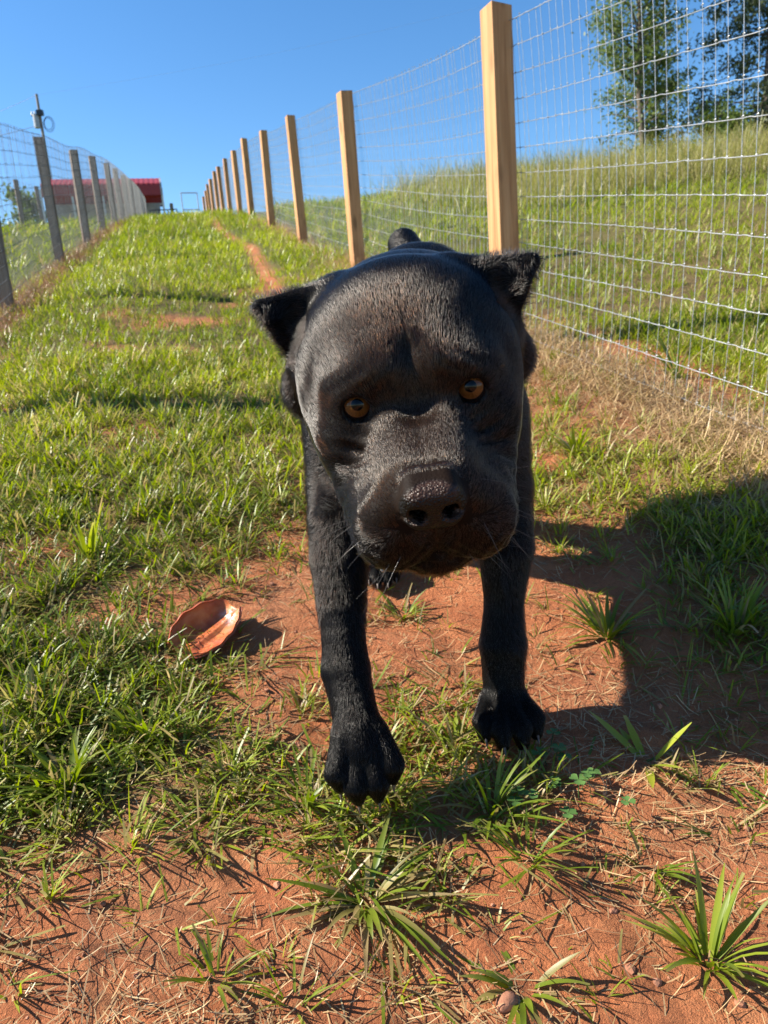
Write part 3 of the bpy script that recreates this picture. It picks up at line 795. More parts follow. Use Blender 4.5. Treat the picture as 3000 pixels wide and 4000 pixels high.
def iso_mesh(sdf, ax, B=8):
    ax = [a[:(len(a) - 1) // B * B + 1] for a in ax]
    n = np.array([len(a) - 1 for a in ax])
    nb = n // B
    ix = np.stack(np.meshgrid(*[np.arange(k) for k in nb], indexing='ij'), -1).reshape(-1, 3)
    p0 = np.stack([ax[k][ix[:, k] * B] for k in range(3)], 1); p1 = np.stack([ax[k][ix[:, k] * B + B] for k in range(3)], 1)
    hd = np.linalg.norm(p1 - p0, axis=1) / 2
    dc = sdf((p0 + p1) / 2)
    act = ix[np.abs(dc) < hd * 1.25 + .006]
    G = np.full(tuple(n + 1), 1.0, f32)
    for i in np.flatnonzero(dc < 0):
        b = ix[i] * B; G[b[0]:b[0] + B + 1, b[1]:b[1] + B + 1, b[2]:b[2] + B + 1] = -1
    loc = np.stack(np.meshgrid(*[np.arange(B + 1)] * 3, indexing='ij'), -1).reshape(-1, 3)
    for i in range(0, len(act), 250):
        a = act[i:i + 250]
        idx = (a[:, None, :] * B + loc[None]).reshape(-1, 3)
        G[idx[:, 0], idx[:, 1], idx[:, 2]] = sdf(np.stack([ax[k][idx[:, k]] for k in range(3)], 1))
    S = G < 0
    nx, ny, nz = n
    cnt = np.zeros((nx, ny, nz), np.uint8)
    for a in (0, 1):
        for b in (0, 1):
            for c in (0, 1): cnt += S[a:a + nx, b:b + ny, c:c + nz]
    cells = np.argwhere((cnt > 0) & (cnt < 8))
    vid = np.full((nx, ny, nz), -1, np.int32); vid[tuple(cells.T)] = np.arange(len(cells))
    acc = np.zeros((len(cells), 3)); num = np.zeros(len(cells))
    cor = [np.array(c) for c in ((0, 0, 0), (1, 0, 0), (0, 1, 0), (1, 1, 0), (0, 0, 1), (1, 0, 1), (0, 1, 1), (1, 1, 1))]
    val = [G[tuple((cells + c).T)] for c in cor]
    for i in range(8):
        for j in range(i + 1, 8):
            if np.abs(cor[i] - cor[j]).sum() != 1: continue
            m = (val[i] < 0) != (val[j] < 0)
            t = val[i][m] / (val[i][m] - val[j][m])
            acc[m] += cor[i] + t[:, None] * (cor[j] - cor[i]); num[m] += 1
    fr = acc / num[:, None]
    V = np.stack([ax[k][cells[:, k]] + fr[:, k] * (ax[k][cells[:, k] + 1] - ax[k][cells[:, k]]) for k in range(3)], 1)
    quads = []
    for k in range(3):
        o = [0, 0, 0]; o[k] = 1
        A = S[:nx, :ny, :nz]; Bq = S[o[0]:o[0] + nx, o[1]:o[1] + ny, o[2]:o[2] + nz]
        e = np.argwhere(A != Bq)
        b, c = [(1, 2), (2, 0), (0, 1)][k]
        e = e[(e[:, b] > 0) & (e[:, c] > 0)]
        ob = np.zeros(3, int); ob[b] = 1; oc = np.zeros(3, int); oc[c] = 1
        q = np.stack([vid[tuple((e - ob - oc).T)], vid[tuple((e - oc).T)], vid[tuple(e.T)], vid[tuple((e - ob).T)]], 1)
        flip = ~S[tuple(e.T)]
        q[flip] = q[flip][:, ::-1]
        quads.append(q)
    Q = np.concatenate(quads); Q = Q[(Q >= 0).all(1)]
    g, d = sdf_grad(sdf, V)
    V = V - g * np.clip(d, -.003, .003)[:, None]
    return V, Q

def sdf_grad(sdf, V, e=.0008):
    t = np.array([[1, -1, -1], [-1, -1, 1], [-1, 1, -1], [1, 1, 1]], float)
    g = 0; d = 0
    for k in t:
        s = sdf(V + k * e); g = g + s[:, None] * k; d = d + s
    g = g / (np.linalg.norm(g, axis=1, keepdims=True) + 1e-12)
    return g, d / 4

DOG_AX = [axis([(-.17, .0024), (.26, 0)]),
          axis([(.45, .0023), (.80, .005), (1.0, .008), (1.80, 0)]),
          axis([(.14, .0034), (.51, .0023), (.82, .005), (1.00, 0)])]
dV, dQ = iso_mesh(dog_sdf, DOG_AX)
dN, _ = sdf_grad(dog_sdf, dV, .0015)
print('dog mesh', len(dV), round(time.time() - T0, 1))

dog_loc = np.array([.06, 1.15, .23])
dL = hl(dV)                                        # head-local coordinates of every vertex
def sstep(x, a, b):
    t = np.clip((x - a) / (b - a), 0, 1); return t * t * (3 - 2 * t)
headw = 1 - sstep(np.linalg.norm(dL - (0, -.01, -.03), axis=1), .14, .20)
leather = (1 - sstep(np.sqrt((dL[:, 0] / .0275) ** 2 + ((dL[:, 1] - .138) / .020) ** 2 + ((dL[:, 2] + .009) / .0225) ** 2), .93, 1.05)) * (headw > .5)
dE = [np.linalg.norm((dL - EYE * (s_, 1, 1) - (0, .004, 0)), axis=1) for s_ in (-1, 1)]
lidrim = 1 - sstep(np.minimum(*dE), .0132, .0146)
brown_tint = headw * np.exp(-((dL[:, 0]) / .056) ** 2) * (.55 * sstep(dL[:, 1], -.12, -.05) + .45 * sstep(dL[:, 1], -.01, .04)) * sstep(dL[:, 2], -.055, -.015)  # browner along the midline of the muzzle bridge and forehead

# ---- skin
m = NT('dog_coat_skin')
co = m.coord('Object')
n1 = m.noise(co, 26, 4); n2 = m.noise(co, 420, 2)
base = m.mix(m.math('MULTIPLY', m.attr('brown_tint'), m.math('MULTIPLY', n1, 1.3)), (.0012, .0011, .0011), (.018, .0095, .0055))
leath = m.mix(m.ramp(m.noise(co, 900, 1), [(.35, 0), (.65, 1)]), (.0014, .0012, .0014), (.0040, .0034, .0034))
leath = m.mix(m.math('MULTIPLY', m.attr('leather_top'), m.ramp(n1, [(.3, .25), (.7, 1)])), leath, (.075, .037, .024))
col_ = m.mix(m.attr('leather'), base, leath)
col_ = m.mix(m.attr('lidrim'), col_, (.004, .0035, .004))
col_ = m.mix(m.attr('nostril'), col_, (.0004, .0003, .0003))
vor = m.add('ShaderNodeTexVoronoi', inp={'Vector': co, 'Scale': 480.0})
peb = m.math('MULTIPLY', vor.outputs['Distance'], m.attr('leather'))
bm_ = m.bump(n2, .35, .002)
bm2 = m.bump(peb, .85, -.0012, bm_)
rgh = m.math('SUBTRACT', m.math('MULTIPLY_ADD', m.attr('leather'), -.22, .60), m.math('MULTIPLY', m.attr('lidrim'), .32))
m.set(color=col_, rough=rgh, normal=bm2, spec=m.math('MULTIPLY_ADD', m.math('SUBTRACT', m.attr('leather'), m.attr('nostril')), .16, m.math('MULTIPLY_ADD', m.attr('lidrim'), .5, .07)))
m_skin = m.m

aw = np.abs(dL[:, 0])
nostr_shade = (1 - sstep(np.sqrt(((aw - .0125) / .0072) ** 2 + ((dL[:, 2] + .0115) / .0074) ** 2), .80, 1.0)) * (dL[:, 1] < .1432) * (dL[:, 1] > .12) * leather  # dark inner skin, blackened so the colour carries the shade of the hole
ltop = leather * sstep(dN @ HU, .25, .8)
dog_me = mesh_np('dog', dV - dog_loc, dQ, attrs={'leather': leather, 'lidrim': lidrim, 'brown_tint': brown_tint, 'leather_top': ltop, 'nostril': nostr_shade}, mat=m_skin)
dog = link(bpy.data.objects.new('dog', dog_me)); dog.location = dog_loc
tag(dog, 'large black short-haired dog with cropped ears and docked tail walking towards the viewer', 'dog')

# ---- fur: short strands laid along the growth direction
def make_fur():
    tri = np.concatenate([dQ[:, [0, 1, 2]], dQ[:, [0, 2, 3]]])
    a, b, c = dV[tri[:, 0]], dV[tri[:, 1]], dV[tri[:, 2]]
    area = np.linalg.norm(np.cross(b - a, c - a), axis=1) / 2
    ctr = (a + b + c) / 3
    dist = np.linalg.norm(ctr - (0, 0, CAM_H), axis=1)
    wgt = area * (.62 / dist) ** 1.6
    bare = np.maximum(leather, lidrim)[tri].mean(1)
    q = hl(ctr)
    nostril = (np.abs(q[:, 0]) < .028) & (q[:, 1] > .118) & (q[:, 2] > -.034) & (q[:, 2] < .016)
    wgt = wgt * np.clip(1 - bare * 1.4, 0, 1) * (~nostril)
    N = 560000
    idx = rng.choice(len(tri), N, p=wgt / wgt.sum())
    r1, r2 = np.sqrt(rng.random(N)), rng.random(N)
    bc = np.stack([1 - r1, r1 * (1 - r2), r1 * r2], 1)[:, :, None]
    T = tri[idx]
    P = (dV[T] * bc).sum(1); Nn = (dN[T] * bc).sum(1); Nn /= np.linalg.norm(Nn, axis=1, keepdims=True)
    hwt = (headw[T] * bc[:, :, 0]).sum(1)
    L = hl(P)
    sgn = np.sign(L[:, 0])
    # growth direction
    fh = np.stack([L[:, 0] * 2.5, np.full(N, -1.0), np.where(L[:, 2] < -.03, -.55, .15)], 1)
    earz = (np.abs(L[:, 0]) > .088) & (L[:, 1] < -.075)
    fh[earz] = np.stack([sgn[earz] * 1.0, np.full(earz.sum(), -.15), np.where(L[earz, 2] > 0, .25, -.8)], 1)
    fh = fh @ HM
    fb = np.stack([(P[:, 0] - .06) * 1.0, np.full(N, 1.0), np.where(Nn[:, 2] > .5, -.05, -.55)], 1)
    legz = 1 - sstep(P[:, 2], .44, .56)
    legd = np.where((P[:, 0] < .045)[:, None] & (P[:, 1] < 1.15)[:, None], np.array([.0, -.40, -.92]), np.array([0, -.15, -1.0]))
    out = Nn * (1, 1, 0)
    fb = fb * (1 - legz[:, None]) + (legd + .15 * out) * legz[:, None]
    F = fh * hwt[:, None] + fb * (1 - hwt[:, None])
    # gentle swirl so that the strands do not run dead parallel
    ph = np.sin(P[:, 0] * 61 + 3 * np.sin(P[:, 2] * 37)) * np.cos(P[:, 1] * 53 + 2 * np.sin(P[:, 0] * 41))
    F = F + np.cross(Nn, F) * (ph * .10)[:, None] + rng.normal(0, .045, (N, 3))
    F = F - Nn * (F * Nn).sum(1)[:, None]; F /= np.linalg.norm(F, axis=1, keepdims=True) + 1e-9
    ln = .0090 - .0034 * hwt
    ln = np.where(hwt > .5, np.where(L[:, 1] > .02, .0036, ln), ln)
    ln = np.where((P[:, 2] < .45) & (hwt < .3), .0058, ln)
    ln = np.where((P[:, 2] < .29) & (hwt < .3), .0042, ln)
    chin = (hwt > .5) & (L[:, 2] < -.088) & (L[:, 1] > .02)
    ln = np.where(chin, .0085, ln)
    ln = np.where(earz, .0100, ln)
    ln = ln * rng.uniform(.65, 1.2, N)
    rise = np.full(N, .19); rise[earz] = .45; rise[chin] = .75; rise[(hwt > .5) & (L[:, 1] > .02)] = .21
    rise = rise * rng.uniform(.6, 1.5, N)
    d0 = F + Nn * rise[:, None]; d0 /= np.linalg.norm(d0, axis=1, keepdims=True)
    d1 = F + Nn * (rise * .55)[:, None]; d1 /= np.linalg.norm(d1, axis=1, keepdims=True)
    p0 = P - Nn * .0001; p1 = p0 + d0 * (ln * .5)[:, None]; p2 = p1 + d1 * (ln * .5)[:, None]
    pts = np.stack([p0, p1, p2], 1) - dog_loc
    cu = bpy.data.hair_curves.new('fur')
    cu.add_curves([3] * N)
    cu.attributes['position'].data.foreach_set('vector', np.ascontiguousarray(pts, np.float32).reshape(-1))
    rad = np.tile(np.array([.000095, .000082, .000025], np.float32), N) * np.repeat(rng.uniform(.8, 1.25, N), 3).astype(np.float32)
    ra = cu.attributes.get('radius') or cu.attributes.new('radius', 'FLOAT', 'POINT')
    ra.data.foreach_set('value', rad)
    br = cu.attributes.new('brown', 'FLOAT', 'CURVE')
    dd = (brown_tint[T] * bc[:, :, 0]).sum(1)
    br.data.foreach_set('value', ((np.clip(dd * 1.25, 0, 1) + .55 * chin + .10) * rng.uniform(.3, 1.3, N)).astype(np.float32))
    hm = NT('dog_fur')
    hb = hm.add('ShaderNodeBsdfHairPrincipled')
    hb.parametrization = 'COLOR'
    hcol = hm.mix(hm.attr('brown'), (.0010, .0009, .0010), (.042, .0185, .0085))
    hm.l.new(hcol, hb.inputs['Color'])
    hb.inputs['Roughness'].default_value = .145
    hb.inputs['IOR'].default_value = 1.41
    hb.inputs['Radial Roughness'].default_value = .28
    hm.l.new(hb.outputs[0], hm.out.inputs['Surface'])
    cu.materials.append(hm.m)
    o = bpy.data.objects.new('fur', cu); link(o, dog)
    return o
fur = make_fur()

# ---- eyes
def make_eye(side):
    ctr = hw(EYE * (side, 1, 1))
    gaze = nrm(np.array([0, 0, CAM_H]) - ctr)
    
    bm = bmesh.new()
    bmesh.ops.create_uvsphere(bm, u_segments=40, v_segments=28, radius=EYE_R)
    for v in bm.verts:                                       # corneal bulge
        r = math.hypot(v.co.x, v.co.y) / EYE_R
        if v.co.z > 0: v.co.z += .0013 * math.exp(-(r / .5) ** 2)
    for f in bm.faces: f.smooth = True
    me = bpy.data.meshes.new('eye'); bm.to_mesh(me); bm.free()
    me.materials.append(m_eye)
    o = bpy.data.objects.new('eye', me); link(o, dog)
    o.location = ctr - dog_loc
    o.rotation_euler = Vector(gaze).to_track_quat('Z', 'Y').to_euler()
m = NT('dog_eye')
co = m.coord('Object')
sx = m.add('ShaderNodeSeparateXYZ', inp={0: co})
r = m.math('SQRT', m.math('ADD', m.math('POWER', sx.outputs[0], 2.0), m.math('POWER', sx.outputs[1], 2.0)))
r = m.math('DIVIDE', r, EYE_R)
ang = m.math('ARCTAN2', sx.outputs[1], sx.outputs[0])
cv = m.add('ShaderNodeCombineXYZ', inp={0: m.math('MULTIPLY', m.math('SINE', ang), 3.0), 1: m.math('MULTIPLY', m.math('COSINE', ang), 3.0), 2: r})
fib = m.noise(cv.outputs[0], 3.5, 5, .7)
iris = m.ramp(fib, [(.3, (.036, .013, .003)), (.7, (.15, .062, .014))])
c_ = m.ramp(r, [(.0, (.001, .001, .001)), (.35, (.001, .001, .001)), (.40, (.1, .05, .025)), (.68, (.2, .1, .05)), (.78, (.006, .004, .003)), (.86, (.008, .006, .006)), (.95, (.04, .025, .022)), (1, (.05, .03, .025))])
isiris = m.ramp(r, [(.35, 0), (.41, 1), (.68, 1), (.79, 0)])
m.set(color=m.mix(isiris, c_, iris), rough=.22, coat=.35, coat_rough=.03, spec=.1)
m_eye = m.m
make_eye(-1); make_eye(1)

# ---- claws
m = NT('dog_claw')
m.set(color=m.ramp(m.noise(m.coord('Object'), 160, 2), [(.3, (.035, .026, .022)), (.7, (.17, .125, .100))]), rough=.42)
m_claw = m.m
def claw_mesh():
    V = []; F = []
    n, k = 8, 6
    for i in range(k):
        t = i / (k - 1)
        cz = -.0050 * t * t; cy = .0125 * t; rr = .0030 * (1 - t) ** .7 + .0003
        for j in range(n):
            a_ = 2 * math.pi * j / n
            V.append((rr * .75 * math.cos(a_), cy, cz + rr * math.sin(a_)))
    for i in range(k - 1):
        for j in range(n):
            F.append((i * n + j, i * n + (j + 1) % n, (i + 1) * n + (j + 1) % n, (i + 1) * n + j))
    return mesh_np('claw', np.array(V), np.array(F), mat=m_claw)
claw_me = claw_mesh()
for (c, fw, up, w, L, h, sp) in PAWS:
    fw = nrm(fw); upv = nrm(np.asarray(up) - fw * np.dot(up, fw)); rt = np.cross(fw, upv)
    for tx, ty in ((-.36, .20), (-.135, .40), (.135, .40), (.36, .20)):
        p = np.asarray(c) + rt * tx * w * sp + fw * (ty * L + .008 + L * .145) - upv * h * .12
        o = bpy.data.objects.new('claw', claw_me); link(o, dog)
        mm = Matrix((Vector(rt), Vector(fw), Vector(upv))).transposed().to_4x4(); mm.translation = Vector(p - dog_loc)
        o.matrix_local = mm

# ---- drool at the corner of the lip: overlapping beads in one skin
def make_drool():
    c = [(-.047, .108, -.086), (-.049, .104, -.091), (-.051, .099, -.095), (-.049, .101, -.100), (-.045, .106, -.094), (-.052, .094, -.100)]
    r = [.0024, .0030, .0027, .0022, .0020, .0019]
    bm = bmesh.new()
    P = [hw(p) for p in c]
    for _ in range(5):
        g, d = sdf_grad(dog_sdf, np.array(P), .001); P = [p - gg * (dd - .0006) for p, gg, dd in zip(P, g, d)]
    for p, rr in zip(P, r):
        bmesh.ops.create_icosphere(bm, subdivisions=3, radius=rr, matrix=Matrix.Translation(Vector(p - dog_loc)))
    me = bpy.data.meshes.new('drool')
    for f in bm.faces: f.smooth = True
    bm.to_mesh(me); bm.free()
    dm = NT('drool'); dm.set(color=(.80, .80, .80), rough=.08, trans=.75, ior=1.33)
    me.materials.append(dm.m)
    tag(link(bpy.data.objects.new('drool', me), dog), kind='stuff')
make_drool()

# ---- whiskers
def make_whiskers():
    pts = []; rad = []; sizes = []
    for s_ in (-1, 1):
        for k in range(13):
            w_, u_, v_ = rng.uniform(.026, .058), rng.uniform(.075, .118), rng.uniform(-.082, -.045)
            p = hw((w_ * s_, u_, v_))
            for _ in range(4):
                g, d = sdf_grad(dog_sdf, p[None], .001); p = p - g[0] * d[0]
            g = g[0]
            dirv = nrm(g + HR * s_ * .5 - HU * rng.uniform(.2, 1.0) + rng.normal(0, .15, 3))
            Ln = rng.uniform(.022, .050); droop = -HU * .5 + HR * s_ * .1
            q = p.copy(); 
            for i in range(6):
                pts.append(q - dog_loc); rad.append(.00022 * (1 - i / 6.5))
                q = q + dirv * Ln / 5; dirv = nrm(dirv + droop * .10)
            sizes.append(6)
    cu = bpy.data.hair_curves.new('whiskers'); cu.add_curves(sizes)
    cu.attributes['position'].data.foreach_set('vector', np.array(pts, np.float32).reshape(-1))
    ra = cu.attributes.get('radius') or cu.attributes.new('radius', 'FLOAT', 'POINT')
    ra.data.foreach_set('value', np.array(rad, np.float32))
    wm = NT('dog_whisker'); wm.set(color=(.05, .045, .042), rough=.3)
    cu.materials.append(wm.m)
    link(bpy.data.objects.new('whiskers', cu), dog)
make_whiskers()
print('dog done', round(time.time() - T0, 1))
# ================================================================== grass
def blade_mat(name, c1, c2, dry1, dry2, tr=.42):
    m = NT(name)
    r = m.attr('rnd')
    c = m.ramp(r, [(0, c1), (.55, tuple((a + b) / 2 for a, b in zip(c1, c2))), (1, c2)])
    c = m.mix(m.attr('dry'), c, m.mix(r, dry1, dry2))
    m.set(color=c, rough=.42, spec=.45)
    hs = m.add('ShaderNodeHueSaturation', inp={'Saturation': 1.1, 'Value': 1.25, 'Color': c})
    t = m.add('ShaderNodeBsdfTranslucent'); m.l.new(hs.outputs[0], t.inputs[0])
    mx = m.add('ShaderNodeMixShader', inp={0: tr}); m.l.new(m.b.outputs[0], mx.inputs[1]); m.l.new(t.outputs[0], mx.inputs[2])
    m.l.new(mx.outputs[0], m.out.inputs[0])
    return m.m
m_blade = blade_mat('grass_blade', (.105, .165, .013), (.33, .375, .036), (.24, .165, .070), (.46, .35, .18))
m_tall = blade_mat('tall_field_grass', (.16, .18, .04), (.34, .33, .085), (.27, .21, .10), (.42, .35, .19))
m_straw = blade_mat('dry_straw', (.22, .12, .055), (.58, .42, .22), (.2, .12, .05), (.5, .36, .18), .2)

TT = np.array([0, .34, .70, 1.0]); WW = np.array([.75, 1.0, .78, .08])
def blades(P, yaw, L, W, lean, curve, twist=None, cut=None):
    N = len(P)
    ang = lean[:, None] + curve[:, None] * TT[None]
    dl = np.diff(TT, prepend=0)
    hx = np.cumsum(np.sin(ang) * dl * L[:, None], 1); hz = np.cumsum(np.cos(ang) * dl * L[:, None], 1)
    h = np.stack([np.cos(yaw), np.sin(yaw)], 1)
    cen = P[:, None, :] + np.concatenate([hx[:, :, None] * h[:, None, :], hz[:, :, None]], 2)
    tw = yaw + np.pi / 2 + (0 if twist is None else twist)
    w3 = np.stack([np.cos(tw), np.sin(tw), np.zeros(N)], 1)
    wid = WW[None] * W[:, None] * .5
    if cut is not None: wid[:, 3] = np.where(cut, W * .34, wid[:, 3])
    A = cen - w3[:, None] * wid[:, :, None]; B = cen + w3[:, None] * wid[:, :, None]
    V = np.stack([A, B], 2).reshape(-1, 3)                  # N x 4 x 2
    o = np.arange(N)[:, None] * 8
    q = np.concatenate([o + np.array([[0, 1, 3, 2]]), o + np.array([[2, 3, 5, 4]]), o + np.array([[4, 5, 7, 6]])], 0)
    return V, q
def grass_obj(name, V, q, rnd, dry, mat, label, cat='grass'):
    me = mesh_np(name, V, q, attrs={'rnd': np.repeat(rnd, 8), 'dry': np.repeat(dry, 8)}, mat=mat)
    o = link(bpy.data.objects.new(name, me)); tag(o, label, cat, kind='stuff'); return o

g_ = np.random.default_rng(5)
def tufts(cx, cy, scale, n_lo, n_hi, L0, L1, W0, W1, r0, dryp, rndbase, lean=(.1, .9)):
    """blades radiating from tuft centres -> parameter arrays"""
    n = g_.integers(n_lo, n_hi + 1, len(cx))
    k = np.repeat(np.arange(len(cx)), n); N = len(k)
    yaw = g_.uniform(0, 2 * np.pi, N); rr = r0 * scale[k] * np.sqrt(g_.random(N))
    x = cx[k] + rr * np.cos(yaw); y = cy[k] + rr * np.sin(yaw)
    yaw = yaw + g_.normal(0, .6, N)
    tl = g_.uniform(.75, 1.3, len(cx))[k]
    L = g_.uniform(L0, L1, N) * scale[k] * tl; W = g_.uniform(W0, W1, N) * scale[k]
    ln = g_.uniform(*lean, N); cu = g_.uniform(.1, 1.1, N)
    z = ground_fine(x, y) - .003
    rnd = np.clip(rndbase[k] + g_.normal(0, .2, N), 0, 1)
    dry = (g_.random(N) < dryp) * g_.uniform(.5, 1, N)
    return np.stack([x, y, z], 1), yaw, L, W, ln, cu, rnd, dry

# ---- turf close to the camera
N = 40000
yy = .30 + 3.2 * g_.random(N) ** .9; xx = g_.uniform(-1, 1, N) * (.72 * yy + .35)
cv_ = cover_at(xx, yy)
clump = .5 + .5 * vnoise(xx, yy, 9, 31) + .25 * vnoise(xx, yy, 22, 32)
acc = g_.random(N) < np.clip(1.0 * cv_ ** 1.7 * (.14 + 1.15 * clump), 0, 1)
tx_ = xx * FN[0] + yy * FN[1]
xx, yy, cv_ = xx[acc], yy[acc], cv_[acc]
sc_ = np.clip(.85 + .12 * yy, .8, 1.25) * (.62 + .45 * cv_)
P, yaw, L, W, ln, cu, rnd, dry = tufts(xx, yy, sc_, 5, 12, .025, .068, .0024, .0054, .018, .32, .62 + .38 * vnoise(xx, yy, 2.2, 33))
V, q = blades(P, yaw, L, W, ln, cu, g_.normal(0, .5, len(P)), g_.random(len(P)) < .45)
grass_obj('turf_grass', V, q, rnd, dry, m_blade, 'short green lawn grass growing around the dog')
N = 15000
yy = .40 + 1.5 * g_.random(N); xx = g_.uniform(-1, 1, N) * (.66 * yy + .25)
acc = g_.random(N) < np.clip(cover_at(xx, yy) ** 2.2 * .9, 0, .9) * (.3 + .9 * np.clip(.5 + vnoise(xx, yy, 7, 35), 0, 1))
xx, yy = xx[acc], yy[acc]
P, yaw, L, W, ln, cu, rnd, dry = tufts(xx, yy, np.full(len(xx), .95), 4, 9, .03, .085, .0022, .0052, .02, .45, .30 + .3 * vnoise(xx, yy, 3, 36), (.9, 1.5))
V, q = blades(P, yaw, L, W, ln, cu * .35, g_.normal(0, .5, len(P)), g_.random(len(P)) < .5)
grass_obj('trampled_grass', V, q, rnd, dry, m_blade, 'flattened trampled grass and clippings matted between the tufts')
print('turf near', len(P), round(time.time() - T0, 1))

# ---- lane and fields further off: fewer, larger blades with distance
def far_field(N, y0, y1, a0, a1, keep, L0, L1, W0, W1, dryp, name, label, mat, seed, grow=.30, lean=(.05, .7), nb=(4, 8), rb=.0):
    y = y0 * (y1 / y0) ** g_.random(N); x = y * g_.uniform(a0, a1, N)
    m_ = keep(x, y); x, y = x[m_], y[m_]
    acc = g_.random(len(x)) < np.clip(cover_at(x, y) ** 1.3 * (.75 + .45 * vnoise(x, y, 1.7, seed)), 0, 1)
    x, y = x[acc], y[acc]
    sc = 1 + grow * np.maximum(y - 3, 0)
    P, yaw, L, W, ln, cu, rnd, dry = tufts(x, y, sc ** .72, nb[0], nb[1], L0, L1, W0, W1, .03, dryp, rb + .5 + .35 * vnoise(x, y, .9, seed + 1) + .15 * vnoise(x, y, 4, seed + 2), lean)
    V, q = blades(P, yaw, L, W, ln, cu, g_.normal(0, .5, len(P)), g_.random(len(P)) < .4)
    grass_obj(name, V, q, rnd, dry, mat, label); print(name, len(P))
lane = lambda x, y: (np.abs(x * FN[0] + y * FN[1]) < 1.32)
leftf = lambda x, y: (x * FN[0] + y * FN[1] < -1.25)
tallm = lambda x, y: (g_.random(len(x)) < sst(x, -.2, 3.2)) & (x > -.2) & (y > 8.4 + .5 * vnoise(x, y, .8, 50)) & (x * FN[0] + y * FN[1] > 3.0)
rightf = lambda x, y: (x * FN[0] + y * FN[1] > 1.28)
far_field(34000, 3.0, 27, -.52, .42, lane, .024, .060, .0026, .0046, .17, 'lane_grass', 'mown green grass covering the lane between the fences', m_blade, 61, rb=.12)
far_field(7500, 3.2, 30, -1.9, -.15, leftf, .04, .09, .003, .006, .15, 'pasture_grass', 'green pasture grass beyond the left-hand fence', m_blade, 71, rb=.05)
far_field(15500, 2.0, 24, -.12, .95, rightf, .030, .074, .0030, .0054, .22, 'field_grass', 'short mown grass of the field behind the right-hand fence', m_blade, 81, rb=.15)
far_field(7500, 8.2, 22, -.02, .9, tallm, .15, .35, .0030, .0050, .42, 'tall_grass', 'tall yellowing uncut grass on the right-hand hill', m_tall, 91, .10, (.02, .35), (5, 9))

# ---- straw and clippings lying on the soil
def straw(x, y, zoff, L0, L1, W0, W1, name, label, tilt=.12, rb=.5):
    N = len(x)
    yaw = g_.uniform(0, 2 * np.pi, N)
    z = ground_fine(x, y) + zoff
    V, q = blades(np.stack([x, y, z], 1), yaw, g_.uniform(L0, L1, N), g_.uniform(W0, W1, N), np.pi / 2 + g_.normal(0, tilt, N), g_.normal(0, .45, N), g_.normal(0, .3, N), np.ones(N, bool))
    grass_obj(name, V, q, np.clip(g_.normal(rb, .28, N), 0, 1), np.zeros(N), m_straw, label, 'straw')
N = 52000
y = .28 + 2.4 * g_.random(N) ** 1.25; x = g_.uniform(-1, 1, N) * (.66 * y + .3)
m_ = g_.random(N) < .25 + .75 * np.clip(.5 + vnoise(x, y, 6, 41) + .4 * vnoise(x, y, 15, 42), 0, 1)
x, y = x[m_], y[m_]
straw(x, y, g_.uniform(-.001, .007, len(x)), .008, .042, .0006, .0019, 'straw_litter', 'dry tan grass clippings strewn over the red soil')
# hay raked up along the fence
N = 36000
s = 1.2 + 11 * g_.random(N) ** 1.6; t = 1.38 + g_.normal(0, .13, N) - .10 * (s < 2.6)
x = FD[0] * s + FN[0] * t; y = FD[1] * s + FN[1] * t
hm_ = np.clip(.5 + .8 * vnoise(x, y, 1.9, 45) + .4 * vnoise(x, y, 4.5, 46), 0, 1.2)
k_ = g_.random(N) < .15 + .85 * hm_
s, t, x, y, hm_ = s[k_], t[k_], x[k_], y[k_], hm_[k_]
straw(x, y, g_.random(len(x)) * .075 * hm_ * np.exp(-((t - 1.36) / .16) ** 2) + .002, .03, .10, .0012, .0026, 'hay_drift', 'drift of dry cut hay along the foot of the right-hand fence', .32, .72)
N = 9000
s = 3.2 + 16 * g_.random(N) ** 1.4; t = -1.2 + g_.normal(0, .09, N)
x = FD[0] * s + FN[0] * t; y = FD[1] * s + FN[1] * t
straw(x, y, g_.random(N) * .05, .03, .10, .0025, .006, 'dry_thatch', 'brown dead thatch on the bank below the left-hand fence', .6, .15)
print('grass', round(time.time() - T0, 1))
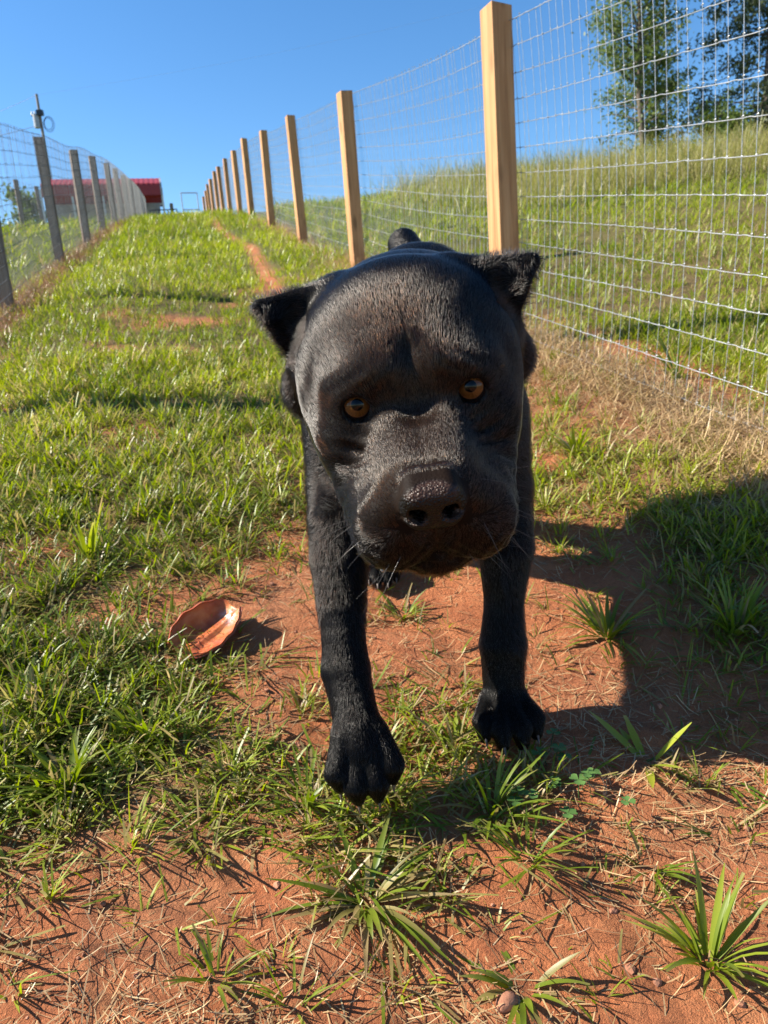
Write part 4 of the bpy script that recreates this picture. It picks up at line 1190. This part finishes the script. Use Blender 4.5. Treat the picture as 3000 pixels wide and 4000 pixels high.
# ================================================================== single plants, clover, chew, stones
def single_tuft(label, pos, n, L0, L1, W0, W1, lean, seed, rb=.35, dryp=.12, curve=(.2, 1.1), cat='grass tuft', name='grass_tuft'):
    rg = np.random.default_rng(seed)
    z0 = float(ground_fine(np.array(pos[0]), np.array(pos[1]))) - .004
    root = empty(name, (pos[0], pos[1], z0)); tag(root, label, cat, None)
    for i in range(n):
        yaw = rg.uniform(0, 6.283); rr = .012 * math.sqrt(rg.random())
        A = lambda v: np.array([v], float)
        K = 7
        L = rg.uniform(L0, L1); W = rg.uniform(W0, W1); ln = rg.uniform(*lean); cu = rg.uniform(*curve); tw = rg.normal(0, .7)
        tt = np.linspace(0, 1, K); ang = ln + cu * tt
        hx = np.concatenate([[0], np.cumsum(np.sin(ang[:-1]) * L / (K - 1))]); hz = np.concatenate([[0], np.cumsum(np.cos(ang[:-1]) * L / (K - 1))])
        # keep the tips from diving under the soil
        hz = np.maximum(hz, .002 + .004 * tt + hx * (.2 * math.sin(yaw)))
        wd = W * .5 * np.array([.55, .85, 1, 1, .86, .55, .10 if rg.random() < .7 else .45])
        h = np.array([math.cos(yaw), math.sin(yaw), 0]); wv = np.array([math.cos(yaw + 1.57 + tw * tt[0]), math.sin(yaw + 1.57), 0])
        cen = np.array([rr * math.cos(yaw), rr * math.sin(yaw), 0]) + hx[:, None] * h + hz[:, None] * np.array([0, 0, 1.0])
        fold = np.array([0, 0, 1.0]) * .22
        w3 = np.stack([np.cos(yaw + 1.57 + tw * tt * .6), np.sin(yaw + 1.57 + tw * tt * .6), np.zeros(K)], 1)
        Lf = cen - w3 * wd[:, None] + fold * wd[:, None]; Rt = cen + w3 * wd[:, None] + fold * wd[:, None]
        V = np.stack([Lf, cen, Rt], 1).reshape(-1, 3)
        F = []
        for j in range(K - 1):
            for c in (0, 1): F.append((j * 3 + c, j * 3 + c + 1, j * 3 + 4 + c, j * 3 + 3 + c))
        rv = float(np.clip(rb + rg.normal(0, .2), 0, 1)); dv = float((rg.random() < dryp) * rg.uniform(.5, 1))
        me = mesh_np('blade', V, np.array(F), attrs={'rnd': np.full(len(V), rv), 'dry': np.clip(dv + .6 * np.repeat(tt, 3) ** 6 * (rg.random() < .4), 0, 1)}, mat=m_blade)
        link(bpy.data.objects.new('blade', me), root)
    return root
single_tuft('spreading green tuft in the sunlit gap of the dog\'s shadow', (.365, 1.125), 60, .06, .125, .004, .0075, (.40, 1.35), 1, .30, .2)
single_tuft('wide dusty tuft at the bottom centre in front of the lifted paw', (-.050, .655), 58, .05, .115, .004, .0080, (.60, 1.45), 2, .25, .38)
single_tuft('tall bright tuft at the bottom right corner', (.290, .575), 44, .04, .105, .0035, .0070, (.20, 1.15), 3, .45, .10)
single_tuft('small dark tuft on bare soil below the dog\'s shadow', (.275, .690), 26, .025, .055, .003, .0050, (.3, 1.2), 4, .15, .2)
single_tuft('thin star-shaped tuft of narrow drooping blades on the soil', (.135, .690), 22, .05, .085, .0025, .0040, (.5, 1.2), 5, .35, .2)
single_tuft('flattened broad-bladed tuft at the bottom edge right of centre', (.100, .560), 20, .035, .065, .004, .0075, (.7, 1.4), 6, .35, .2)
single_tuft('sparse tuft at the bottom edge left of centre', (-.200, .580), 22, .03, .060, .0025, .0045, (.2, 1.1), 7, .40, .2)
single_tuft('narrow sprig at the bottom edge near the middle', (-.120, .555), 14, .03, .075, .0022, .0040, (.3, 1.2), 8, .35, .2)
single_tuft('bright upright broad blades standing out of the lawn left of the chew', (-.635, 1.46), 9, .07, .13, .006, .0105, (.02, .45), 9, .95, 0, (.05, .5))
single_tuft('dark leafy tuft under the dog between its front paws', (.075, .890), 40, .03, .075, .003, .0060, (.3, 1.2), 10, .45, .3)
single_tuft('long-bladed tuft left of the clover patch', (.105, .765), 30, .05, .10, .003, .0060, (.3, 1.2), 11, .20, .2)
single_tuft('shaded tuft at the right edge inside the dog\'s shadow', (.560, 1.080), 36, .06, .13, .004, .0080, (.1, .9), 12, .35, .1)
single_tuft('yellow-green tuft beside the dog\'s right-hand shoulder', (.375, 1.60), 42, .04, .075, .003, .0050, (.1, 1.0), 13, .75, .3)
single_tuft('broad-leaved tuft in the sun beyond the dog\'s shadow', (.520, 1.87), 30, .06, .11, .006, .0100, (.3, 1.2), 14, .70, .1)
single_tuft('coarse blades growing through the fence at right', (1.02, 2.42), 22, .12, .26, .005, .0085, (.2, .9), 15, .25, .2)
single_tuft('clump of lush blades in front of the chew', (-.36, .92), 46, .05, .10, .004, .0075, (.3, 1.2), 16, .40, .1)
single_tuft('dense lush clump at the left edge low in the picture', (-.44, .83), 60, .05, .095, .004, .0070, (.2, 1.15), 17, .30, .08)
single_tuft('trampled clump just left of the lifted paw', (-.125, .790), 32, .045, .085, .003, .0060, (.4, 1.3), 18, .25, .2)
single_tuft('small tuft beside the hind paw under the belly', (.02, 1.22), 34, .03, .070, .003, .0060, (.4, 1.2), 19, .40, .2)
# shoot with a rolled young leaf, half in the shade
single_tuft('young shoot with broad pale leaves lying at the edge of the shadow', (.330, .845), 6, .06, .10, .009, .0130, (.6, 1.35), 20, .95, 0, (.0, .5), 'seedling', 'young_shoot')

# ---- clover
m = NT('clover_leaf'); m.set(color=m.mix(m.attr('rnd'), (.045, .095, .022), (.075, .15, .035)), rough=.55, spec=.3); m_clover = m.m
def clover_plant(pos, seed, label):
    rg = np.random.default_rng(seed)
    z0 = float(ground_fine(np.array(pos[0]), np.array(pos[1])))
    root = empty('clover', (pos[0], pos[1], z0)); tag(root, label, 'clover', 'clover plants in the shadow')
    H = rg.uniform(.012, .028); lx, ly = rg.normal(0, .008, 2)
    v, q = tube_mesh('s', np.array([(0, 0, -.003), (lx * .6, ly * .6, H * .6), (lx, ly, H)]), .0006, 5)
    link(bpy.data.objects.new('stem', mesh_np('stem', v, q, attrs={'rnd': np.zeros(len(v))}, mat=m_clover)), root)
    a0 = rg.uniform(0, 6.28); R = rg.uniform(.0085, .0125)
    for k in range(3):
        a = a0 + k * 2.094 + rg.normal(0, .12); V = [(0, 0, 0)]; n = 11
        for i in range(n):
            f = i / (n - 1) * 2 - 1                           # -1..1 around the heart-shaped leaflet
            th = f * 1.25; rad = R * (1.0 - .16 * math.exp(-(f / .18) ** 2) - .35 * abs(f) ** 3)
            V.append((rad * math.cos(th * .62), rad * math.sin(th * .62) * 1.15, .0016 * abs(f) + .0008))
        V = np.array(V); c, s_ = math.cos(a), math.sin(a)
        V = np.stack([V[:, 0] * c - V[:, 1] * s_ + lx, V[:, 0] * s_ + V[:, 1] * c + ly, V[:, 2] + H + .15 * V[:, 0] * 0], 1)
        F = np.array([(0, i, i + 1) for i in range(1, n)])
        link(bpy.data.objects.new('leaflet', mesh_np('leaflet', V, F, attrs={'rnd': np.full(len(V), rg.random())}, mat=m_clover)), root)
rgc = np.random.default_rng(77)
for i in range(15):
    cx = .205 + rgc.normal(0, .030); cy = .800 + rgc.normal(0, .036)
    clover_plant((cx, cy), 100 + i, 'small three-leaved clover plant in the shadow right of the front paws')

# ---- dried pig-ear chew: a curled, cupped leaf shape with thickness
def make_chew():
    nu, nv = 40, 28
    u = np.linspace(0, 1, nu); v = np.linspace(-1, 1, nv)
    U, Vv = np.meshgrid(u, v, indexing='ij')
    half = .050 * np.sin(np.pi * np.clip(U * .86 + .07, 0, 1)) ** .55 * (1.06 - .22 * U) * (1 + .03 * np.sin(U * 7 + 1))
    X = (U - .5) * .104 + .006 * Vv * np.sin(U * 3)
    a = Vv * half
    rb = .024 + .012 * U + .006 * np.sin(U * 6)                                             # one side curls up and over
    th = np.clip(a, 0, None) / rb
    Y = np.where(a > 0, rb * np.sin(th), a); Z = np.where(a > 0, .95 * rb * (1 - np.cos(th)), .010 * np.abs(Vv) ** 2.4)
    Z = Z + .0045 * np.exp(-((Vv + .28) / .10) ** 2) * np.sin(np.pi * U) * 1.5 + .0040 * np.exp(-((Vv + .05) / .07) ** 2) * np.sin(np.pi * U)
    Z = Z + .0014 * np.sin(X * 230 + Y * 120) * np.abs(Vv) + .05 * np.maximum(U - .6, 0) ** 2
    top = np.stack([X, Y, Z], -1)
    du = np.gradient(top, axis=0); dv = np.gradient(top, axis=1)
    nn = np.cross(du, dv); nn /= np.linalg.norm(nn, axis=2, keepdims=True) + 1e-12
    thick = .0075 * (1 - .45 * np.abs(Vv) ** 4)
    botm = (top - nn * thick[:, :, None]).reshape(-1, 3); top = top.reshape(-1, 3)
    I = np.arange(nu * nv).reshape(nu, nv); o = nu * nv
    q1 = np.stack([I[:-1, :-1], I[1:, :-1], I[1:, 1:], I[:-1, 1:]], -1).reshape(-1, 4)
    q2 = q1[:, ::-1] + o
    rim = np.concatenate([I[:, 0], I[-1, 1:], I[::-1, -1][1:], I[0, ::-1][1:-1]])
    r2 = np.roll(rim, -1); q3 = np.stack([rim, rim + o, r2 + o, r2], 1)[:, ::-1]
    m = NT('dried_pig_ear')
    co = m.coord('Object'); n1 = m.noise(co, 38, 4, .6, .5); n2 = m.noise(co, 190, 4)
    c = m.ramp(n1, [(.3, (.26, .060, .024)), (.5, (.44, .125, .045)), (.7, (.55, .22, .080))])
    c = m.mix(m.math('MULTIPLY', m.attr('rim'), .7), c, (.26, .060, .034))
    c = m.mix(m.math('MULTIPLY', m.attr('foam'), m.ramp(n2, [(.42, 0), (.55, 1)])), c, (.72, .70, .68))
    m.set(color=c, rough=m.ramp(n2, [(.3, .28), (.7, .5)]), spec=.22, coat=.06, coat_rough=.2, normal=m.bump(m.math('ADD', n1, m.math('MULTIPLY', n2, .3)), .5, .003))
    m.b.inputs['Subsurface Weight'].default_value = .6
    m.b.inputs['Subsurface Radius'].default_value = (.012, .004, .002)
    rimv = np.tile((np.abs(Vv) ** 5).reshape(-1), 2)
    fo = np.tile(np.exp(-(((U - .86) / .10) ** 2 + ((Vv + .25) / .40) ** 2)).reshape(-1), 2)
    me = mesh_np('pig_ear_chew', np.concatenate([top, botm]), np.concatenate([q1, q2, q3]), attrs={'rim': rimv, 'foam': fo}, mat=m.m)
    o = link(bpy.data.objects.new('pig_ear_chew', me))
    px, py = -.320, 1.155
    o.location = (px, py, float(ground_fine(np.array(px), np.array(py))) + .011)
    o.rotation_euler = (Matrix.Rotation(math.radians(20), 3, 'X') @ Matrix.Rotation(math.radians(-4), 3, 'Y') @ Matrix.Rotation(math.radians(48), 3, 'Z')).to_euler(); o.scale = (1.2, 1.2, 1.2)
    tag(o, 'glossy amber-brown dried ear chew lying in the grass left of the dog', 'dog chew')
make_chew()

# ---- stones and clods
m = NT('clay_stone'); m.set(color=m.ramp(m.noise(m.coord('Object'), 60, 4), [(.3, (.22, .085, .045)), (.7, (.44, .20, .115))]), rough=.9, normal=m.bump(m.noise(m.coord('Object'), 220, 4), .6, .003)); m_stone = m.m
def stone(label, pos, r, seed):
    rg = np.random.default_rng(seed)
    bm = bmesh.new(); bmesh.ops.create_icosphere(bm, subdivisions=3, radius=1)
    ks = rg.normal(0, 1, (5, 3)); am = rg.uniform(.05, .16, 5)
    for v in bm.verts:
        d = 1 + sum(am[i] * math.sin(2.2 * v.co.dot(Vector(ks[i])) + i) for i in range(5))
        v.co = Vector((v.co.x * d * r, v.co.y * d * r * .85, v.co.z * d * r * .7))
    o = bm_obj('stone', bm, m_stone, None, True); o.location = (pos[0], pos[1], float(ground_fine(np.array(pos[0]), np.array(pos[1]))) + r * .25)
    tag(o, label, 'stone', 'small clay stones')
def clods():
    rg = np.random.default_rng(3); N = 900
    y = .36 + 1.2 * rg.random(N) ** 1.4; x = rg.uniform(-1, 1, N) * (.6 * y + .2)
    k = rg.random(N) > cover_at(x, y) * 1.1; x, y = x[k], y[k]; N = len(x)
    bm = bmesh.new(); bmesh.ops.create_icosphere(bm, subdivisions=1, radius=1)
    bv = np.array([v.co for v in bm.verts]); bf = np.array([[v.index for v in f.verts] for f in bm.faces]); bm.free()
    sz = .0012 + .0048 * rg.random(N) ** 4
    sh = 1 + rg.normal(0, .22, (N, len(bv), 1))
    V = bv[None] * sh * sz[:, None, None] * np.array([1, 1, .75]) + np.stack([x, y, ground_fine(x, y) + sz * .2], 1)[:, None, :]
    F = (bf[None] + (np.arange(N) * len(bv))[:, None, None]).reshape(-1, 3)
    o = link(bpy.data.objects.new('soil_crumbs', mesh_np('soil_crumbs', V.reshape(-1, 3), F, smooth=False, mat=m_stone)))
    tag(o, 'loose crumbs of red clay lying on the bare soil', 'soil', kind='stuff')
clods()
stone('rounded clay-coloured stone at the bottom edge under the flattened tuft', (.082, .545), .011, 1)
stone('small reddish pebble on the bare soil at lower right', (.215, .640), .0045, 2)
stone('little brown clod beside the hind paw under the dog', (.035, 1.245), .009, 3)
print('misc', round(time.time() - T0, 1))
